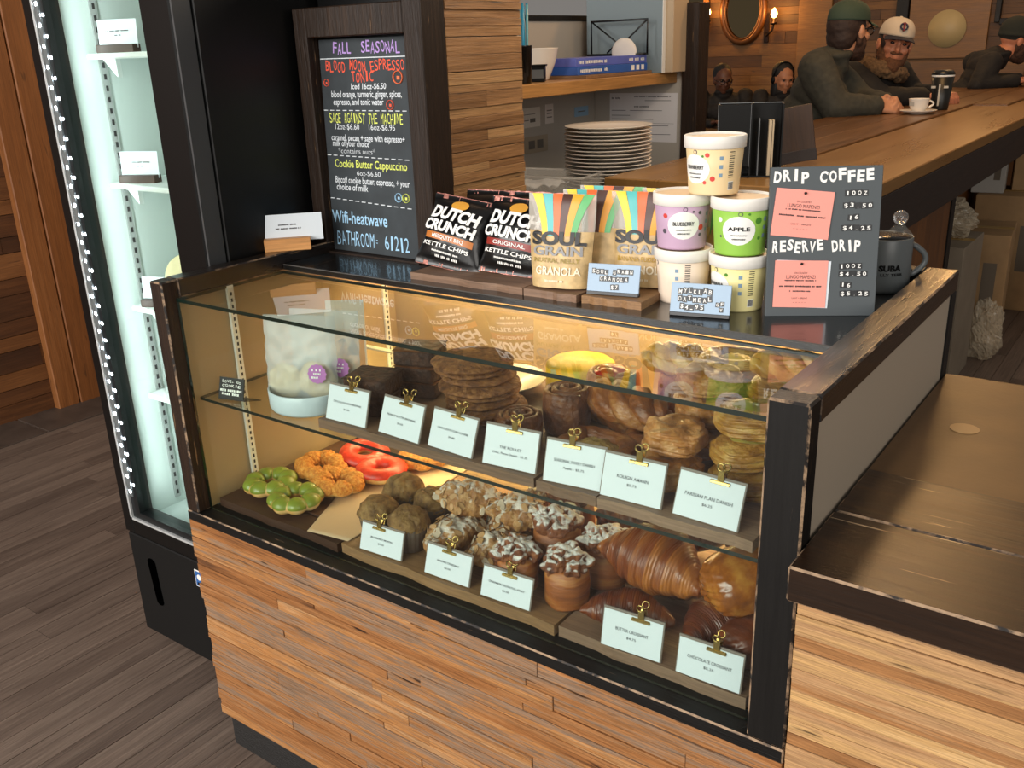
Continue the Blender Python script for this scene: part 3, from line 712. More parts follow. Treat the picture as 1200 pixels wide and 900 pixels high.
def curved_text(tt, w, h, d, txt, x0, x1, z, hh, mi, bold=0.0, shear=0.0, tilt=0.0):
    """lettering that follows the bulge of the bag"""
    t0 = B(); t0.text(txt, x0, x1, z, hh, bold=bold, shear=shear)
    n = len(tt.V)
    for v in t0.V:
        zz = v.z + tilt * v.x
        tt.V.append(tt.M @ Vector((v.x, front_y(v.x, zz, w, h, d) + v.y * .2, zz)))
    for f in t0.F: tt.F.append((tuple(i + n for i in f[0]), mi, 0, False))
def curved_band(tt, w, h, d, x0, x1, z0, z1, mi, tilt=0.0, n=14):
    def fn(u, v):
        x = x0 + (x1 - x0) * u; z = z0 + (z1 - z0) * v + tilt * x
        return (x, front_y(x, z, w, h, d) + 0.0012, z)
    tt.surf(fn, n, 4, mi=mi)
ORB = plain('orange_band', '#b56a24', 0.4); REDB = plain('red_band', '#8c2418', 0.4); GOLDF = plain('gold_emblem', '#d39a3c', 0.35)
WPR = plain('white_print', '#f0efea', 0.5)
def chip_bag(label, loc, rz, lean, flavour, band, seed, full=True, roll=0.0):
    w, h, d = 0.142, 0.140, 0.062
    t = thing('chip_bag', label, 'bag of chips', loc, rz, 'black kettle chip bags', rx=-lean, ry=roll)
    b = B(); pillow(b, w, h, d, 0, seed); b.obj('foil_bag', CB_BLK, t)
    for z0, z1 in ((-0.001, 0.008), (h - 0.010, h + 0.002)):
        s = B()
        def fn(u, v):
            x = (u - .5) * w * .985; return (x, 0.0022 * noise.noise(Vector((u * 9, seed, 4))) + .0004 * math.sin(u * 130), z0 + (z1 - z0) * v + 0.0015 * noise.noise(Vector((x * 50, seed, 1))))
        s.surf(fn, 70, 3)
        def fn2(u, v): p = fn(u, v); return (p[0], p[1] + 0.0014, p[2])
        s.surf(fn2, 70, 3); s.obj('crimped_seam', FOILP, t)
    if full:
        k = B(); tl = -0.06
        curved_text(k, w, h, d, 'DUTCH', -.052, .052, .097, .026, 0, 0.05, 0.12, tl)
        curved_text(k, w, h, d, 'CRUNCH', -.060, .052, .0705, .021, 0, 0.05, 0.12, tl)
        curved_text(k, w, h, d, flavour, -.034, .034, .0500, .0065, 0, 0.01, 0, tl)
        curved_text(k, w, h, d, 'KETTLE CHIPS', -.052, .048, .0345, .0075, 0, 0.02, 0.2, tl)
        curved_text(k, w, h, d, '#prem', -.03, .028, .0235, .0035, 0, 0, 0, tl)
        curved_text(k, w, h, d, '#oz', -.022, .028, .0155, .0045, 0, .02, 0, tl)
        k.obj('printed_text', WPR, t)
        e = B(); curved_band(e, w, h, d, -.050, .052, .0440, .0565, 0, tl); e.obj('flavour_band', band, t)
        e = B(); cy = .119
        def fe(u, v):
            x = .018 * v * math.cos(2 * PI * u); z = cy + .011 * v * math.sin(2 * PI * u); return (x, front_y(x, z, w, h, d) + 0.0008, z)
        e.surf(fe, 20, 4, cu=True); e.obj('emblem', GOLDF, t)
    return t
BZ = ZC + 0.0135
chip_bag('black mesquite barbecue chip bag with orange band, front left on the board', (0.422, 0.362, BZ + 0.002), math.radians(9), 0.50, 'MESQUITE BBQ', ORB, 1, roll=.14)
chip_bag('black original chip bag with red band, right of the orange banded bag', (0.563, 0.378, BZ + 0.002), math.radians(6), 0.40, 'ORIGINAL', REDB, 2, roll=.05)
chip_bag('black chip bag mostly hidden behind the orange banded bag', (0.452, 0.448, BZ + 0.002), math.radians(7), 0.42, '', ORB, 3, False)
chip_bag('black chip bag behind the red banded original bag, only its crimped top showing', (0.572, 0.452, BZ + 0.002), math.radians(5), 0.36, '', ORB, 4, False)

# ------------------------------------------------------------------ granola pouches
POUCHK = plain('tan_granola_pouch', '#c9ab78', 0.5, var=0.25, vs=60, bump=0.2, bs=60)
CLEARF = film('clear_pouch_film', '#d7d0c4', 0.42, 0.12)
STR = [plain('stripe_' + n, c, 0.4) for n, c in (('yellow', '#f2cd20'), ('teal', '#53b7b4'), ('orange', '#ee6a2c'), ('brown', '#4a2518'), ('amber', '#f0a52a'), ('green', '#58b066'))]
CHAR = plain('charcoal_print', '#2a2a2c', 0.5); SILV = plain('silver_print', '#8f8f90', 0.5); GLDP = plain('olive_print', '#a08a3c', 0.5); CREAM = plain('cream_print', '#efe3c6', 0.5)
def granola(label, loc, rz, lean, second, third, tmat, seed, full=True):
    w, h, d = 0.122, 0.158, 0.045
    t = thing('granola_pouch', label, 'granola pouch', loc, rz, 'stand up granola pouches', rx=-lean)
    zs = 0.096
    def prof(u, v, sg):
        x = (u - .5) * w * (0.86 + 0.14 * min(1, v * 1.3)); z = v * h
        e = max(0.0, 1 - (2 * abs(u - .5)) ** 3) ** .6 * (1 - v) ** 0.6
        return Vector((x, sg * (d / 2 * e + 0.0008) + noise.noise(Vector((x * 25 + seed, z * 25, sg))) * .0025 * min(1, 4 * e + .2), z))
    b = B(); c = B()
    for sg in (-1, 1):
        b.surf(lambda u, v: prof(u, v * zs / h, sg), 16, 14)
        c.surf(lambda u, v: prof(u, zs / h + v * (1 - zs / h), sg), 16, 10)
    b.surf(lambda u, v: prof(u, 0, -1).lerp(prof(u, 0, 1), v), 16, 3)
    b.obj('filled_pouch', POUCHK, t); c.obj('clear_top', CLEARF, t)
    s = B(); cx0, cz0 = 0.004, 0.088
    for i in range(6):
        a0, a1 = (-.040 + .0135 * i, -.040 + .0135 * (i + 1)); xt0, xt1 = (-.054 + .019 * i, -.054 + .019 * (i + 1) - 0.001)
        def fn(u, v):
            k = v ** 1.5; x = (a0 * .75 * (1 - k) + xt0 * k) * (1 - u) + (a1 * .75 * (1 - k) + xt1 * k) * u; z = cz0 + (h - cz0) * v
            p = prof(x / (w * (0.86 + 0.14 * min(1, z / h * 1.3))) + .5, z / h, -1); return (p.x, p.y - 0.0012, z)
        s.surf(fn, 3, 9, mi=i)
    s.obj('stripe_fan', STR, t)
    if full:
        k = B()
        def wrap(txt, x0, x1, z, hh, mi, bold):
            t0 = B(); t0.text(txt, x0, x1, z, hh, bold=bold); n = len(k.V)
            for v in t0.V:
                p = prof(v.x / (w * (0.86 + 0.14 * min(1, v.z / h * 1.3))) + .5, v.z / h, -1); k.V.append(Vector((v.x, p.y - 0.0022 + v.y * .2, v.z)))
            for f in t0.F: k.F.append((tuple(q + n for q in f[0]), mi, 0, False))
        wrap('SOUL', -.050, .050, .084, .023, 0, 0.05); wrap(second, -.046, .044, .063, .016, 1, 0.03)
        wrap(third, -.044, .040, .0470, .0080, 2, 0.01); wrap('GRANOLA', -.040, .042, .029, .014, 3, 0.02); wrap('#net', -.022, .012, .012, .004, 3, 0)
        k.obj('printed_text', [CHAR, SILV, tmat, CREAM], t)
    return t
granola('tan granola pouch in front, left of the small granola price sign', (0.690, 0.350, BZ + .001), math.radians(12), 0.10, 'GRAIN', 'NUTRAL NELLY', GLDP, 1)
granola('tan granola pouch directly behind the front left pouch', (0.722, 0.412, BZ + .001), math.radians(12), 0.06, 'GRAIN', '', GLDP, 2, False)
granola('rearmost granola pouch of the left row, only its striped top visible', (0.724, 0.468, BZ + .001), math.radians(10), 0.02, '', '', GLDP, 3, False)
granola('tan banana pudding granola pouch behind the granola price sign', (0.812, 0.425, BZ + .001), math.radians(14), 0.08, 'GRAIN', 'BANANA PUDDING', plain('mustard_print', '#b08a1e', .5), 4)
granola('granola pouch behind the banana pudding pouch, striped top showing beside the cups', (0.842, 0.480, BZ + .001), math.radians(12), 0.03, '', '', GLDP, 5, False)
granola('granola pouch farthest back on the right, nearest the plates', (0.848, 0.545, ZC), math.radians(10), 0.02, '', '', GLDP, 6, False)

# ------------------------------------------------------------------ small price signs
SIGNB = plain('pale_blue_sign', '#9fb6cc', 0.5)
TAPE = plain('black_label_tape', '#1c1d20', 0.4)
def tape_sign(name, label, loc, rz, w, h, rows, lean=0.28):
    t = thing(name, label, 'price sign', loc, rz, 'small blue price signs', rx=-lean)
    b = B(); b.box(-w / 2, w / 2, 0, 0.004, 0, h, 0.0006, mi=0); b.box(-w / 2, w / 2, -0.001, 0.012, -0.002, 0.004, 0.0006, mi=1); b.obj('sign_plate', [SIGNB, TAPE], t)
    a = B(); g = B()
    for s, x0, z, cw, hh in rows:
        for i, ch in enumerate(s):
            if ch == ' ': continue
            xc = x0 + cw * (i + .5); dz = rnd.uniform(-.0015, .0015); R = TR(xc, 0, z + dz) @ Matrix.Rotation(rnd.uniform(-.12, .12), 4, 'Y')
            a.box(-cw * .47, cw * .47, -0.0008, -0.0001, -hh * .75, hh * .75, M=R)
            g.text(ch, -cw * .3, cw * .3, 0, hh, M=R, y=-0.0011, bold=0.01)
    a.obj('label_tape', TAPE, t); g.obj('lettering', WPR, t)
tape_sign('price_sign', 'small pale blue granola price sign leaning on the right granola pouch', (0.798, 0.340, BZ + .002), math.radians(12), 0.090, 0.050,
          [('SOUL GRAIN', -.038, .037, .0072, .0062), ('GRANOLA', -.024, .025, .0072, .0062), ('$7', -.004, .013, .0072, .0062)], 0.25)
tape_sign('price_sign', 'small pale blue oatmeal price sign in front of the stacked oatmeal cups', (0.958, 0.334, ZC + .002), math.radians(13), 0.094, 0.050,
          [('MYLKLAB', -.036, .038, .0078, .0066), ('OATMEAL', -.036, .0255, .0078, .0066), ('$4.95', -.032, .013, .0078, .0066), ('GF', .024, .020, .0070, .005), ('V', .030, .010, .0070, .005)], 0.25)

# ------------------------------------------------------------------ oatmeal cups
LID = plain('white_cup_lid', '#eeeae2', 0.4)
LIDTOP = plain('kraft_lid_top', '#dcc09a', 0.5)
def cup(label, loc, rz, col, name_txt, dots, seed, oval=True):
    t = thing('oatmeal_cup', label, 'oatmeal cup', loc, rz, 'stacked paper oatmeal cups')
    H = 0.0742
    rad = lambda z: 0.0385 + 0.0065 * z / H
    b = B(); b.lathe([(0.0345, 0.004), (0.036, 0.0), (rad(0), 0.0), (rad(0) + .0006, 0.003), (rad(.04), .04), (rad(H), H)], 40); b.obj('paper_body', plain('cup_' + str(seed), col, 0.5), t)
    b = B(); b.lathe([(rad(H) + .0008, H - .004), (0.0478, H - .003), (0.0482, H + .010), (0.0480, H + .0145), (0.0468, H + .0155), (0.0450, H + .0150), (0.0445, H + .0105)], 40)
    lo = b.obj('lid', LID, t)
    b = B(); b.cyl(0.0446, H + .0095, H + .0118, 40); b.obj('lid_disc', LIDTOP, lo)
    k = B(); r2 = random.Random(seed)
    def on(a, z, off=0.0004): r = rad(z) + off; return Vector((r * math.sin(a), -r * math.cos(a), z))
    def patch(a0, z0, ra, rz_, mi, n=20, off=0.0004, sq=False):
        if sq: k.surf(lambda u, v: on(a0 + (u - .5) * 2 * ra, z0 + (v - .5) * 2 * rz_, off), 5, 3, mi=mi)
        else: k.surf(lambda u, v: on(a0 + ra * v * math.cos(2 * PI * u), z0 + rz_ * v * math.sin(2 * PI * u), off), n, 4, cu=True, mi=mi)
    def txt(s, a0, a1, z, hh, mi, bold=0.0):
        t0 = B(); t0.text(s, a0, a1, z, hh, bold=bold); n = len(k.V)
        for v in t0.V: k.V.append(on(v.x, v.z, 0.0012))
        for f in t0.F: k.F.append((tuple(q + n for q in f[0]), mi, 0, False))
    if oval:
        patch(0, .040, .62, .0225, 0)
        txt(name_txt, -.40, .40, .043, .0062, 1, 0.02); txt('#s', -.3, .3, .033, .0022, 1); txt('#oo', -.25, .25, .027, .0025, 1)
    patch(0.05, .066, .085, .0036, 4, 14); patch(0.05, .066, .06, .0025, 3, 14, .0008)
    for a, z, m, s in dots: patch(a, z, s / .042, s, m, 10)
    for z in (.057, .044, .031): patch(1.02, z, .065, .0030, 5, sq=True, off=.0005)
    for i in range(13):
        z = .066 - i * .0032; k.surf(lambda u, v: on(1.32 + .28 * u * (0.75 + .25 * r2.random() * 0), z + (v - .5) * .0013, .0005), 4, 2, mi=1)
    k.surf(lambda u, v: on(1.34 + .24 * u, .008 + .013 * v, .0005), 4, 2, mi=0)
    for i in range(9): k.surf(lambda u, v: on(1.355 + .024 * i + .012 * u, .009 + .011 * v, .0009), 2, 2, mi=1)
    k.obj('printed_label', [WPR, INK, plain('red_berry_print', '#d2453c', .5), plain('cup_base_print', col, .5), plain('dark_print', '#57505a', .5), plain('blue_icon_print', '#7f9ab0', .5), plain('leaf_print', '#4d8a2c', .5)], t)
CH = 0.0900
def face(x, y, extra=0): return math.atan2(cam.location.x - x, -(cam.location.y - y)) + extra
xa, xb, yc = 0.881, 0.983, 0.424
cup('cream oatmeal cup with back label, bottom left of the cup stack', (xa + .004, yc, ZC), face(xa, yc, -1.25), '#ecd9c4', '', [], 1, False)
cup('pale yellow oatmeal cup, bottom right of the cup stack', (xb, yc, ZC), face(xb, yc, -.95), '#e8dc9c', 'BANANA', [(.5, .06, 6, .003)], 2)
cup('lilac blueberry oatmeal cup, upper left of the cup stack', (xa, yc, ZC + CH), face(xa, yc, .06), '#c3a3bd', 'BLUEBERRY', [(-.72, .055, 2, .004), (-.78, .030, 4, .004), (.72, .036, 2, .005), (.62, .060, 4, .003), (.7, .024, 4, .003), (.35, .062, 4, .002)], 3)
cup('green apple oatmeal cup, upper right of the cup stack', (xb, yc - .002, ZC + CH), face(xb, yc, -.06), '#93c44e', 'APPLE', [(.72, .055, 6, .0055), (-.72, .056, 0, .004), (-.72, .030, 4, .002), (.80, .028, 6, .003), (.35, .066, 6, .002)], 4)
cup('cream oatmeal cup with red berries, topmost of the cup stack', ((xa + xb) / 2 + .001, yc + .002, ZC + 2 * CH), face(.93, yc, -.78), '#ecd2a2', 'CRANBERRY', [(.52, .062, 2, .0035), (.72, .026, 2, .0042), (.42, .020, 2, .003), (.35, .060, 6, .002)], 5)

# ------------------------------------------------------------------ drip coffee price board
db = thing('price_board', 'grey drip coffee price board with two pink cards, standing right of the cups', 'price board', (1.116, 0.428, ZC), math.radians(30), None, rx=-0.13)
w, h = 0.164, 0.226
b = B(); b.box(-w / 2, w / 2, 0, 0.010, 0, h, 0.0008); b.obj('board_panel', SIGNG, db)
b = B(); b.box(-.02, .02, .0101, .014, .02, .16); b.box(-.02, .02, .014, .055, .0, .004); b.obj('easel_back', SIGNG, db)
for hs in (('DRIP COFFEE', -.078, .070, .212), ('RESERVE DRIP', -.076, .056, .108)): B().text(*hs, .0175, bold=0.04, jit=.6).obj('heading_lettering', WPR, db)
PINK = plain('pink_card', '#ef9a8c', 0.55)
def pcard(x0, x1, z0, z1, rot, rows, white):
    R = TR((x0 + x1) / 2, -.0006, (z0 + z1) / 2) @ Matrix.Rotation(rot, 4, 'Y'); hw, hh = (x1 - x0) / 2, (z1 - z0) / 2
    if white: b = B(); b.box(-hw + .002, hw + .004, -.0004, .0004, -hh, hh, M=R @ Matrix.Rotation(.02, 4, 'Y')); b.obj('white_card', CARD, db)
    b = B(); b.box(-hw, hw, -.0014, -.0006, -hh, hh, M=R); c = b.obj('pink_card', PINK, db)
    t = B()
    for s, a, e, z, q in rows: t.text(s, a * hw, e * hw, z * hh, q, M=R, y=-.0018, bold=-.005)
    t.obj('printed_text', INK, c)
    p = B(); p.ell((0, -.003, hh - .005), (.0022, .002, .0022), M=R, n=6); p.obj('pin', BLACK, c)
rows = [('ON COUNTRY', -.25, .25, .50, .0028), ('LUNGO MAPENZI', -.55, .55, .32, .0052), ('#congo', -.6, .6, .16, .0022), ('#wine', -.8, .8, -.1, .0026), ('LIGHT + BRIGHT', -.35, .35, -.45, .0024), ('* * * * *', -.25, .25, -.66, .002)]
pcard(-.076, .010, .121, .192, .10, rows, False)
pcard(-.071, .008, .014, .086, .02, [(s, a, e, z * .95, q) for s, a, e, z, q in rows[:4]] + [('#cup', -.4, .4, -.3, .0022), ('LIGHT + BRIGHT', -.3, .3, -.6, .0024), ('* * * * *', -.25, .25, -.8, .002)], True)
a = B(); g = B()
def tape(s, x0, z, cw, hh):
    for i, ch in enumerate(s):
        if ch == ' ': continue
        R = TR(x0 + cw * (i + .5), 0, z + rnd.uniform(-.0008, .0008)) @ Matrix.Rotation(rnd.uniform(-.1, .1), 4, 'Y')
        a.box(-cw * .48, cw * .48, -.0008, -.0001, -hh * .75, hh * .75, M=R); g.text(ch, -cw * (.3 if ch not in '.1' else .12), cw * (.3 if ch not in '.1' else .12), 0 if ch != '.' else -hh * .35, hh if ch != '.' else hh * .25, M=R, y=-.0012, bold=.02)
tape('10OZ', .028, .186, .0085, .006); tape('$3.50', .026, .168, .0088, .006); tape('16', .034, .150, .0085, .006); tape('$4.25', .026, .134, .0088, .006)
a.obj('label_tape', TAPE, db); g.obj('price_lettering', WPR, db); a = B(); g = B()
tape('10OZ', .025, .077, .0085, .006); tape('$4.50', .025, .065, .0085, .006); tape('16', .028, .048, .0085, .006); tape('$5.25', .028, .035, .0088, .006)
a.obj('label_tape', TAPE, db); g.obj('price_lettering', WPR, db)

# ------------------------------------------------------------------ grey mug
MUG = plain('grey_mug_glaze', '#55595a', 0.35)
mg = thing('mug', 'dark grey mug with black interior and printed lettering on the counter corner', 'mug', (1.144, 0.645, ZC), face(1.153, .645))
b = B(); b.lathe([(.040, 0), (.0455, .001), (.0475, .006), (.0475, .088), (.0465, .0905), (.0455, .088)], 40); b.obj('mug_body', MUG, mg)
b = B(); b.lathe([(.0454, .0895), (.0445, .082), (.044, .012), (.0005, .010)], 40); b.obj('mug_interior', BLACKG, mg)
b = B(); a0 = math.radians(20)
pts = [(.046 + .028 * math.sin(PI * i / 12) ** .8, 0, .075 - .055 * i / 12) for i in range(13)]
b.tube(pts, .0048, 8, M=rotz(a0)); b.obj('handle', MUG, mg)
k = B()
def mtxt(s, a0, a1, z, hh, mi, bold):
    t0 = B(); t0.text(s, a0, a1, z, hh, bold=bold); n = len(k.V)
    for v in t0.V: r = .0481; k.V.append(Vector((r * math.sin(v.x), -r * math.cos(v.x), v.z)))
    for f in t0.F: k.F.append((tuple(q + n for q in f[0]), mi, 0, False))
mtxt('SUBA', -.05, .72, .044, .0105, 0, .05); mtxt('LLY TERR', .02, .80, .033, .0048, 0, .02)
k.obj('printed_text', BLACK, mg)
gk = thing('glass_stopper', 'clear glass ball stopper glinting behind the grey mug', 'glass stopper', (1.155, 0.700, ZC))
b = B(); b.lathe([(.02, 0), (.022, .004), (.022, .085), (.012, .095), (.008, .1)], 24); b.obj('bottle', film('clear_jar_glass', '#cfcfc8', .12, .05), gk)
b = B(); b.ell((0, 0, .112), (.0125, .0125, .0125), n=12); b.obj('ball', plain('glinting_glass', '#e8e8e8', .03, spec=1.0, trans=.9), gk)

# ------------------------------------------------------------------ price cards with brass clips
PBACK = plain('grey_brown_backing_board', '#7d7168', 0.6)
def price_card(label, x, z, rows, w=0.094, h=0.062, y=0.066, lean=0.30, rz=0.0, clipx=0.006, clip=True, group='white price cards on the glass shelf'):
    t = thing('price_card', label, 'price card', (x, y, z), rz, group, rx=-lean)
    b = B(); b.box(-w / 2 - .002, w / 2 + .002, 0.0008, 0.0040, 0, h + .004, .0006); b.obj('backing_board', PBACK, t)
    b = B(); b.box(-w / 2, w / 2, 0, 0.0007, 0.001, h); c = b.obj('paper_card', CARD, t)
    k = B()
    for s, hw, zz, hh in rows: k.text(s, -hw * w / 2, hw * w / 2, zz * h, hh, bold=.004)
    k.obj('printed_text', INKG, c)
    if clip:
        M = TR(clipx, 0, h + .002); b = B()
        b.box(-.0145, .0145, -.0014, .0062, -.0075, -.0035, .0008, M=M); b.box(-.0145, .0145, -.0026, -.0008, -.0085, -.0045, .0005, M=M)
        b.box(-.0050, .0050, -.0020, .0000, -.005, .011, .0006, M=M @ Matrix.Rotation(.2, 4, 'X')); b.box(-.0050, .0050, .0050, .0068, -.005, .011, .0006, M=M @ Matrix.Rotation(-.2, 4, 'X'))
        for yy, a in ((-.0035, .25), (.0085, -.25)):
            b.tube([(.0052 * math.cos(q), 0, .0155 + .0052 * math.sin(q)) for q in [2 * PI * i / 14 for i in range(14)]], .0013, 6, closed=True, M=M @ TR(0, yy, 0, 0, a))
        b.obj('bulldog_clip', GOLD, t)
    return t
ZB = 0.8495
INKG = plain('grey_printing_ink', '#5d6066', .6)
R2 = lambda a, p, ha=.78: [(a, ha * .9, .56, .0034), (p, .14, .38, .0030)]
price_card('chocolate brownie price card, first from the left on the glass shelf', .421, ZB, R2('CHOCOLATE FUDGE BROWNIE', '$4.50'), rz=.02)
price_card('peanut butter brownie price card, second from the left on the glass shelf', .545, ZB, R2('PEANUT BUTTER BROWNIE', '$4.50'), lean=.36, rz=-.06)
price_card('chocolate chip cookie price card below the stack of cookies', .656, ZB, R2('CHOCOLATE CHIP COOKIE', '$4.00'), lean=.36, rz=-.06)
price_card('roulet price card in front of the chocolate swirl rolls', .774, ZB, [('THE ROULET', .42, .50, .0042), ('Choc. Pecan Danish - $5.25', .66, .35, .0034)], rz=.08, clipx=.004)
price_card('seasonal sweet danish price card below the crumbly danish', .889, ZB, [('SEASONAL SWEET DANISH', .70, .56, .0044), ('Apple - $5.75', .36, .40, .0034)], rz=.12, clipx=-.006)
price_card('kouign amann price card, second from the right on the glass shelf', .985, ZB, [('KOUIGN AMANN', .52, .54, .0048), ('$5.75', .16, .38, .0036)], rz=.03)
price_card('parisian flan danish price card, rightmost on the glass shelf', 1.098, ZB, [('PARISIAN FLAN DANISH', .74, .54, .0048), ('$6.25', .16, .38, .0036)], lean=.36, rz=-.04, clipx=.012)
GL2 = 'white price cards on the bottom deck'
ZD = 0.6145
price_card('muffin price card in front of the four brown muffins', .489, ZD, R2('BLUEBERRY MUFFIN', '$4.50', .58), h=.050, y=.054, rz=.06, clipx=-.008, group=GL2)
price_card('almond croissant price card in front of the almond pastries', .642, ZD, R2('ALMOND CROISSANT', '$6.00', .56), h=.052, y=.054, rz=.02, clipx=.0, group=GL2)
price_card('pull apart price card in front of the sugared pull apart buns', .766, ZD, R2('CINNAMON PECAN PULL APART', '$5.50', .82), h=.050, y=.052, rz=.04, clipx=.004, group=GL2)
price_card('butter croissant price card below the big croissant', .999, ZD, [('BUTTER CROISSANT', .56, .56, .0048), ('$4.75', .16, .38, .0036)], h=.058, y=.046, lean=.22, rz=.06, clipx=.012, group=GL2)
price_card('chocolate croissant price card in the bottom right corner of the case', 1.121, ZD, [('CHOCOLATE CROISSANT', .70, .56, .0048), ('$5.25', .16, .38, .0036)], h=.054, y=.046, lean=.22, rz=.02, clipx=.008, group=GL2)
t = thing('price_card', 'small black card with white hand lettering beside the cookie bag', 'price card', (.105, .066, .8325), math.radians(12), None, rx=-.30)
b = B(); b.box(-.030, .030, 0, .002, 0, .042); b.box(-.030, .034, 0.0, .05, -.001, .001); b.obj('black_card', BLACK, t)
k = B()
for s, z in (('LOVE+ GO', .034), ('COOKIE', .026), ('#stroop', .017), ('#moon', .010)): k.text(s, -.023 if s[0] != '#' else -.026, .023 if s[0] != '#' else .026, z, .0052, bold=.01, jit=.6)
k.obj('lettering', WPR, t)

# ------------------------------------------------------------------ boards inside the case
GS = 'serving boards inside the display case'
live_board('serving_board', 'grey brown board under the brownies and cookies on the glass shelf', .362, .826, .058, .43, .8325, .0165, BOARD, 11, GS)
live_board('serving_board', 'grey brown board under the left danishes on the glass shelf', .833, .936, .056, .43, .8325, .0165, BOARD, 12, GS)
live_board('serving_board', 'grey brown board at the right end of the glass shelf', .939, 1.172, .056, .43, .8325, .0165, BOARD, 13, GS)
for k, (x0, x1, y0, y1, m, lab) in enumerate([(.045, .390, .046, .098, WALNUT, 'narrow dark walnut board in front of the donuts'), (.045, .392, .101, .40, WALNUT, 'dark walnut board under the ring donuts'),
     (.396, .866, .0475, .42, BOARDL, 'pale board under the muffins and almond pastries'), (.872, 1.178, .0475, .42, BOARD, 'grey brown board under the croissants')]):
    live_board('serving_board', lab, x0, x1, y0, y1, .5935, .019 if k else .017, m, 20 + k, GS)
ZL = .6125
# parchment sheet lying over the walnut board
b = B()
def fp(u, v):
    p = Vector((.20, .30, 0)).lerp(Vector((.31, .045, 0)), v).lerp(Vector((.40, .46, 0)).lerp(Vector((.405, .058, 0)), v), u)
    return (p.x, p.y, ZL + .0012 + .0015 * (noise.noise(p * 14) + .8))
b.surf(fp, 24, 24); o = b.obj('parchment_sheet', plain('baking_parchment', '#c9ab88', .55, bump=.1, bs=20)); tag(o, 'sheet of tan baking parchment under the ring donuts', 'baking paper')
sm = o.modifiers.new('thickness', 'SOLIDIFY'); sm.thickness = .0006

# ------------------------------------------------------------------ pastries
DOUGH = baked('fried_dough', '#b97f3e', '#d9a55e', '#ecc98a', vs=30, rough=.55, bump=.3)
GRNG = plain('green_matcha_glaze', '#7d8a2c', .4, var=.12, vs=30, coat=.3, bump=.1, bs=60)
REDG = plain('red_orange_glaze', '#d63a22', .35, var=.3, vs=60, coat=.15, bump=.5, bs=110)
CRUMB = baked('orange_crumb', '#b5641c', '#d98a30', '#f0b45c', vs=160, rough=.7, bump=1.0, bs=220)
def ring(label, x, y, z, rz, kind, seed, group, tilt=(0, 0), R=.036, r=.0185, lobes=8):
    t = thing('ring_donut', label, 'donut', (x, y, z), rz, group, rx=tilt[0], ry=tilt[1])
    def fn(u, v, k=1.0, up=0.0, am=0.0):
        th = 2 * PI * u; ph = 2 * PI * v
        q = r * ((.74 + .32 * abs(math.cos(lobes / 2 * th)) ** .7) if lobes else 1.0) * k
        rr = R + q * math.cos(ph) * 1.02; zz = r * .80 + q * .82 * math.sin(ph) + up
        p = Vector((rr * math.cos(th), rr * math.sin(th), zz))
        if am: d = Vector((math.cos(ph) * math.cos(th), math.cos(ph) * math.sin(th), math.sin(ph))); p += d * am * (noise.noise(p * 190 + Vector((seed, 0, 0))) + .5 * noise.noise(p * 420))
        return p
    b = B(); b.surf(lambda u, v: fn(u, v, 1, 0, .0006), 72, 20, cu=True, cv=True); b.obj('dough', DOUGH, t)
    g = B()
    if kind == 'crumb':
        g.surf(lambda u, v: fn(u, (-.06 + .60 * v), 1.09, .0003, .0032), 110, 24, cu=True); g.obj('crumb_coating', CRUMB, t)
    else:
        def gf(u, v):
            a = -.01 + .03 * noise.noise(Vector((math.cos(2 * PI * u) * 2 + seed, math.sin(2 * PI * u) * 2, 1)))
            bb = .50 + .03 * noise.noise(Vector((math.cos(2 * PI * u) * 2 + seed, math.sin(2 * PI * u) * 2, 7)))
            e = math.sin(PI * v) ** .35
            return fn(u, a + (bb - a) * v, 1.0 + .085 * e, 0, .0004)
        g.surf(gf, 96, 20, cu=True); g.obj('glaze', GRNG if kind == 'green' else REDG, t)
    return t
GD = 'ring donuts on the walnut board'
ZP = ZL + .003
ring('green glazed ring donut at the back left against the beige wall', .112, .128, ZP, .3, 'green', 1, GD)
ring('green glazed ring donut in front, nearest the glass', .213, .106, ZP, .1, 'green', 2, GD)
ring('crumb coated ring donut behind the green donuts', .150, .232, ZP + .004, .5, 'crumb', 3, GD, (.05, .1))
ring('crumb coated ring donut between the green and the red donuts', .236, .200, ZP + .001, .2, 'crumb', 4, GD, (-.05, 0))
ring('red glazed ring donut at the back, its left edge over the crumb donut', .188, .325, ZP + .006, .4, 'red', 5, GD, (.1, .1), lobes=0)
ring('red glazed ring donut in front of the other red donut', .270, .290, ZP + .001, 0, 'red', 6, GD, (-.05, 0), lobes=0)
ring('plain ring donut half hidden behind the red donuts under the shelf', .300, .392, ZP, .7, 'crumb', 7, GD)

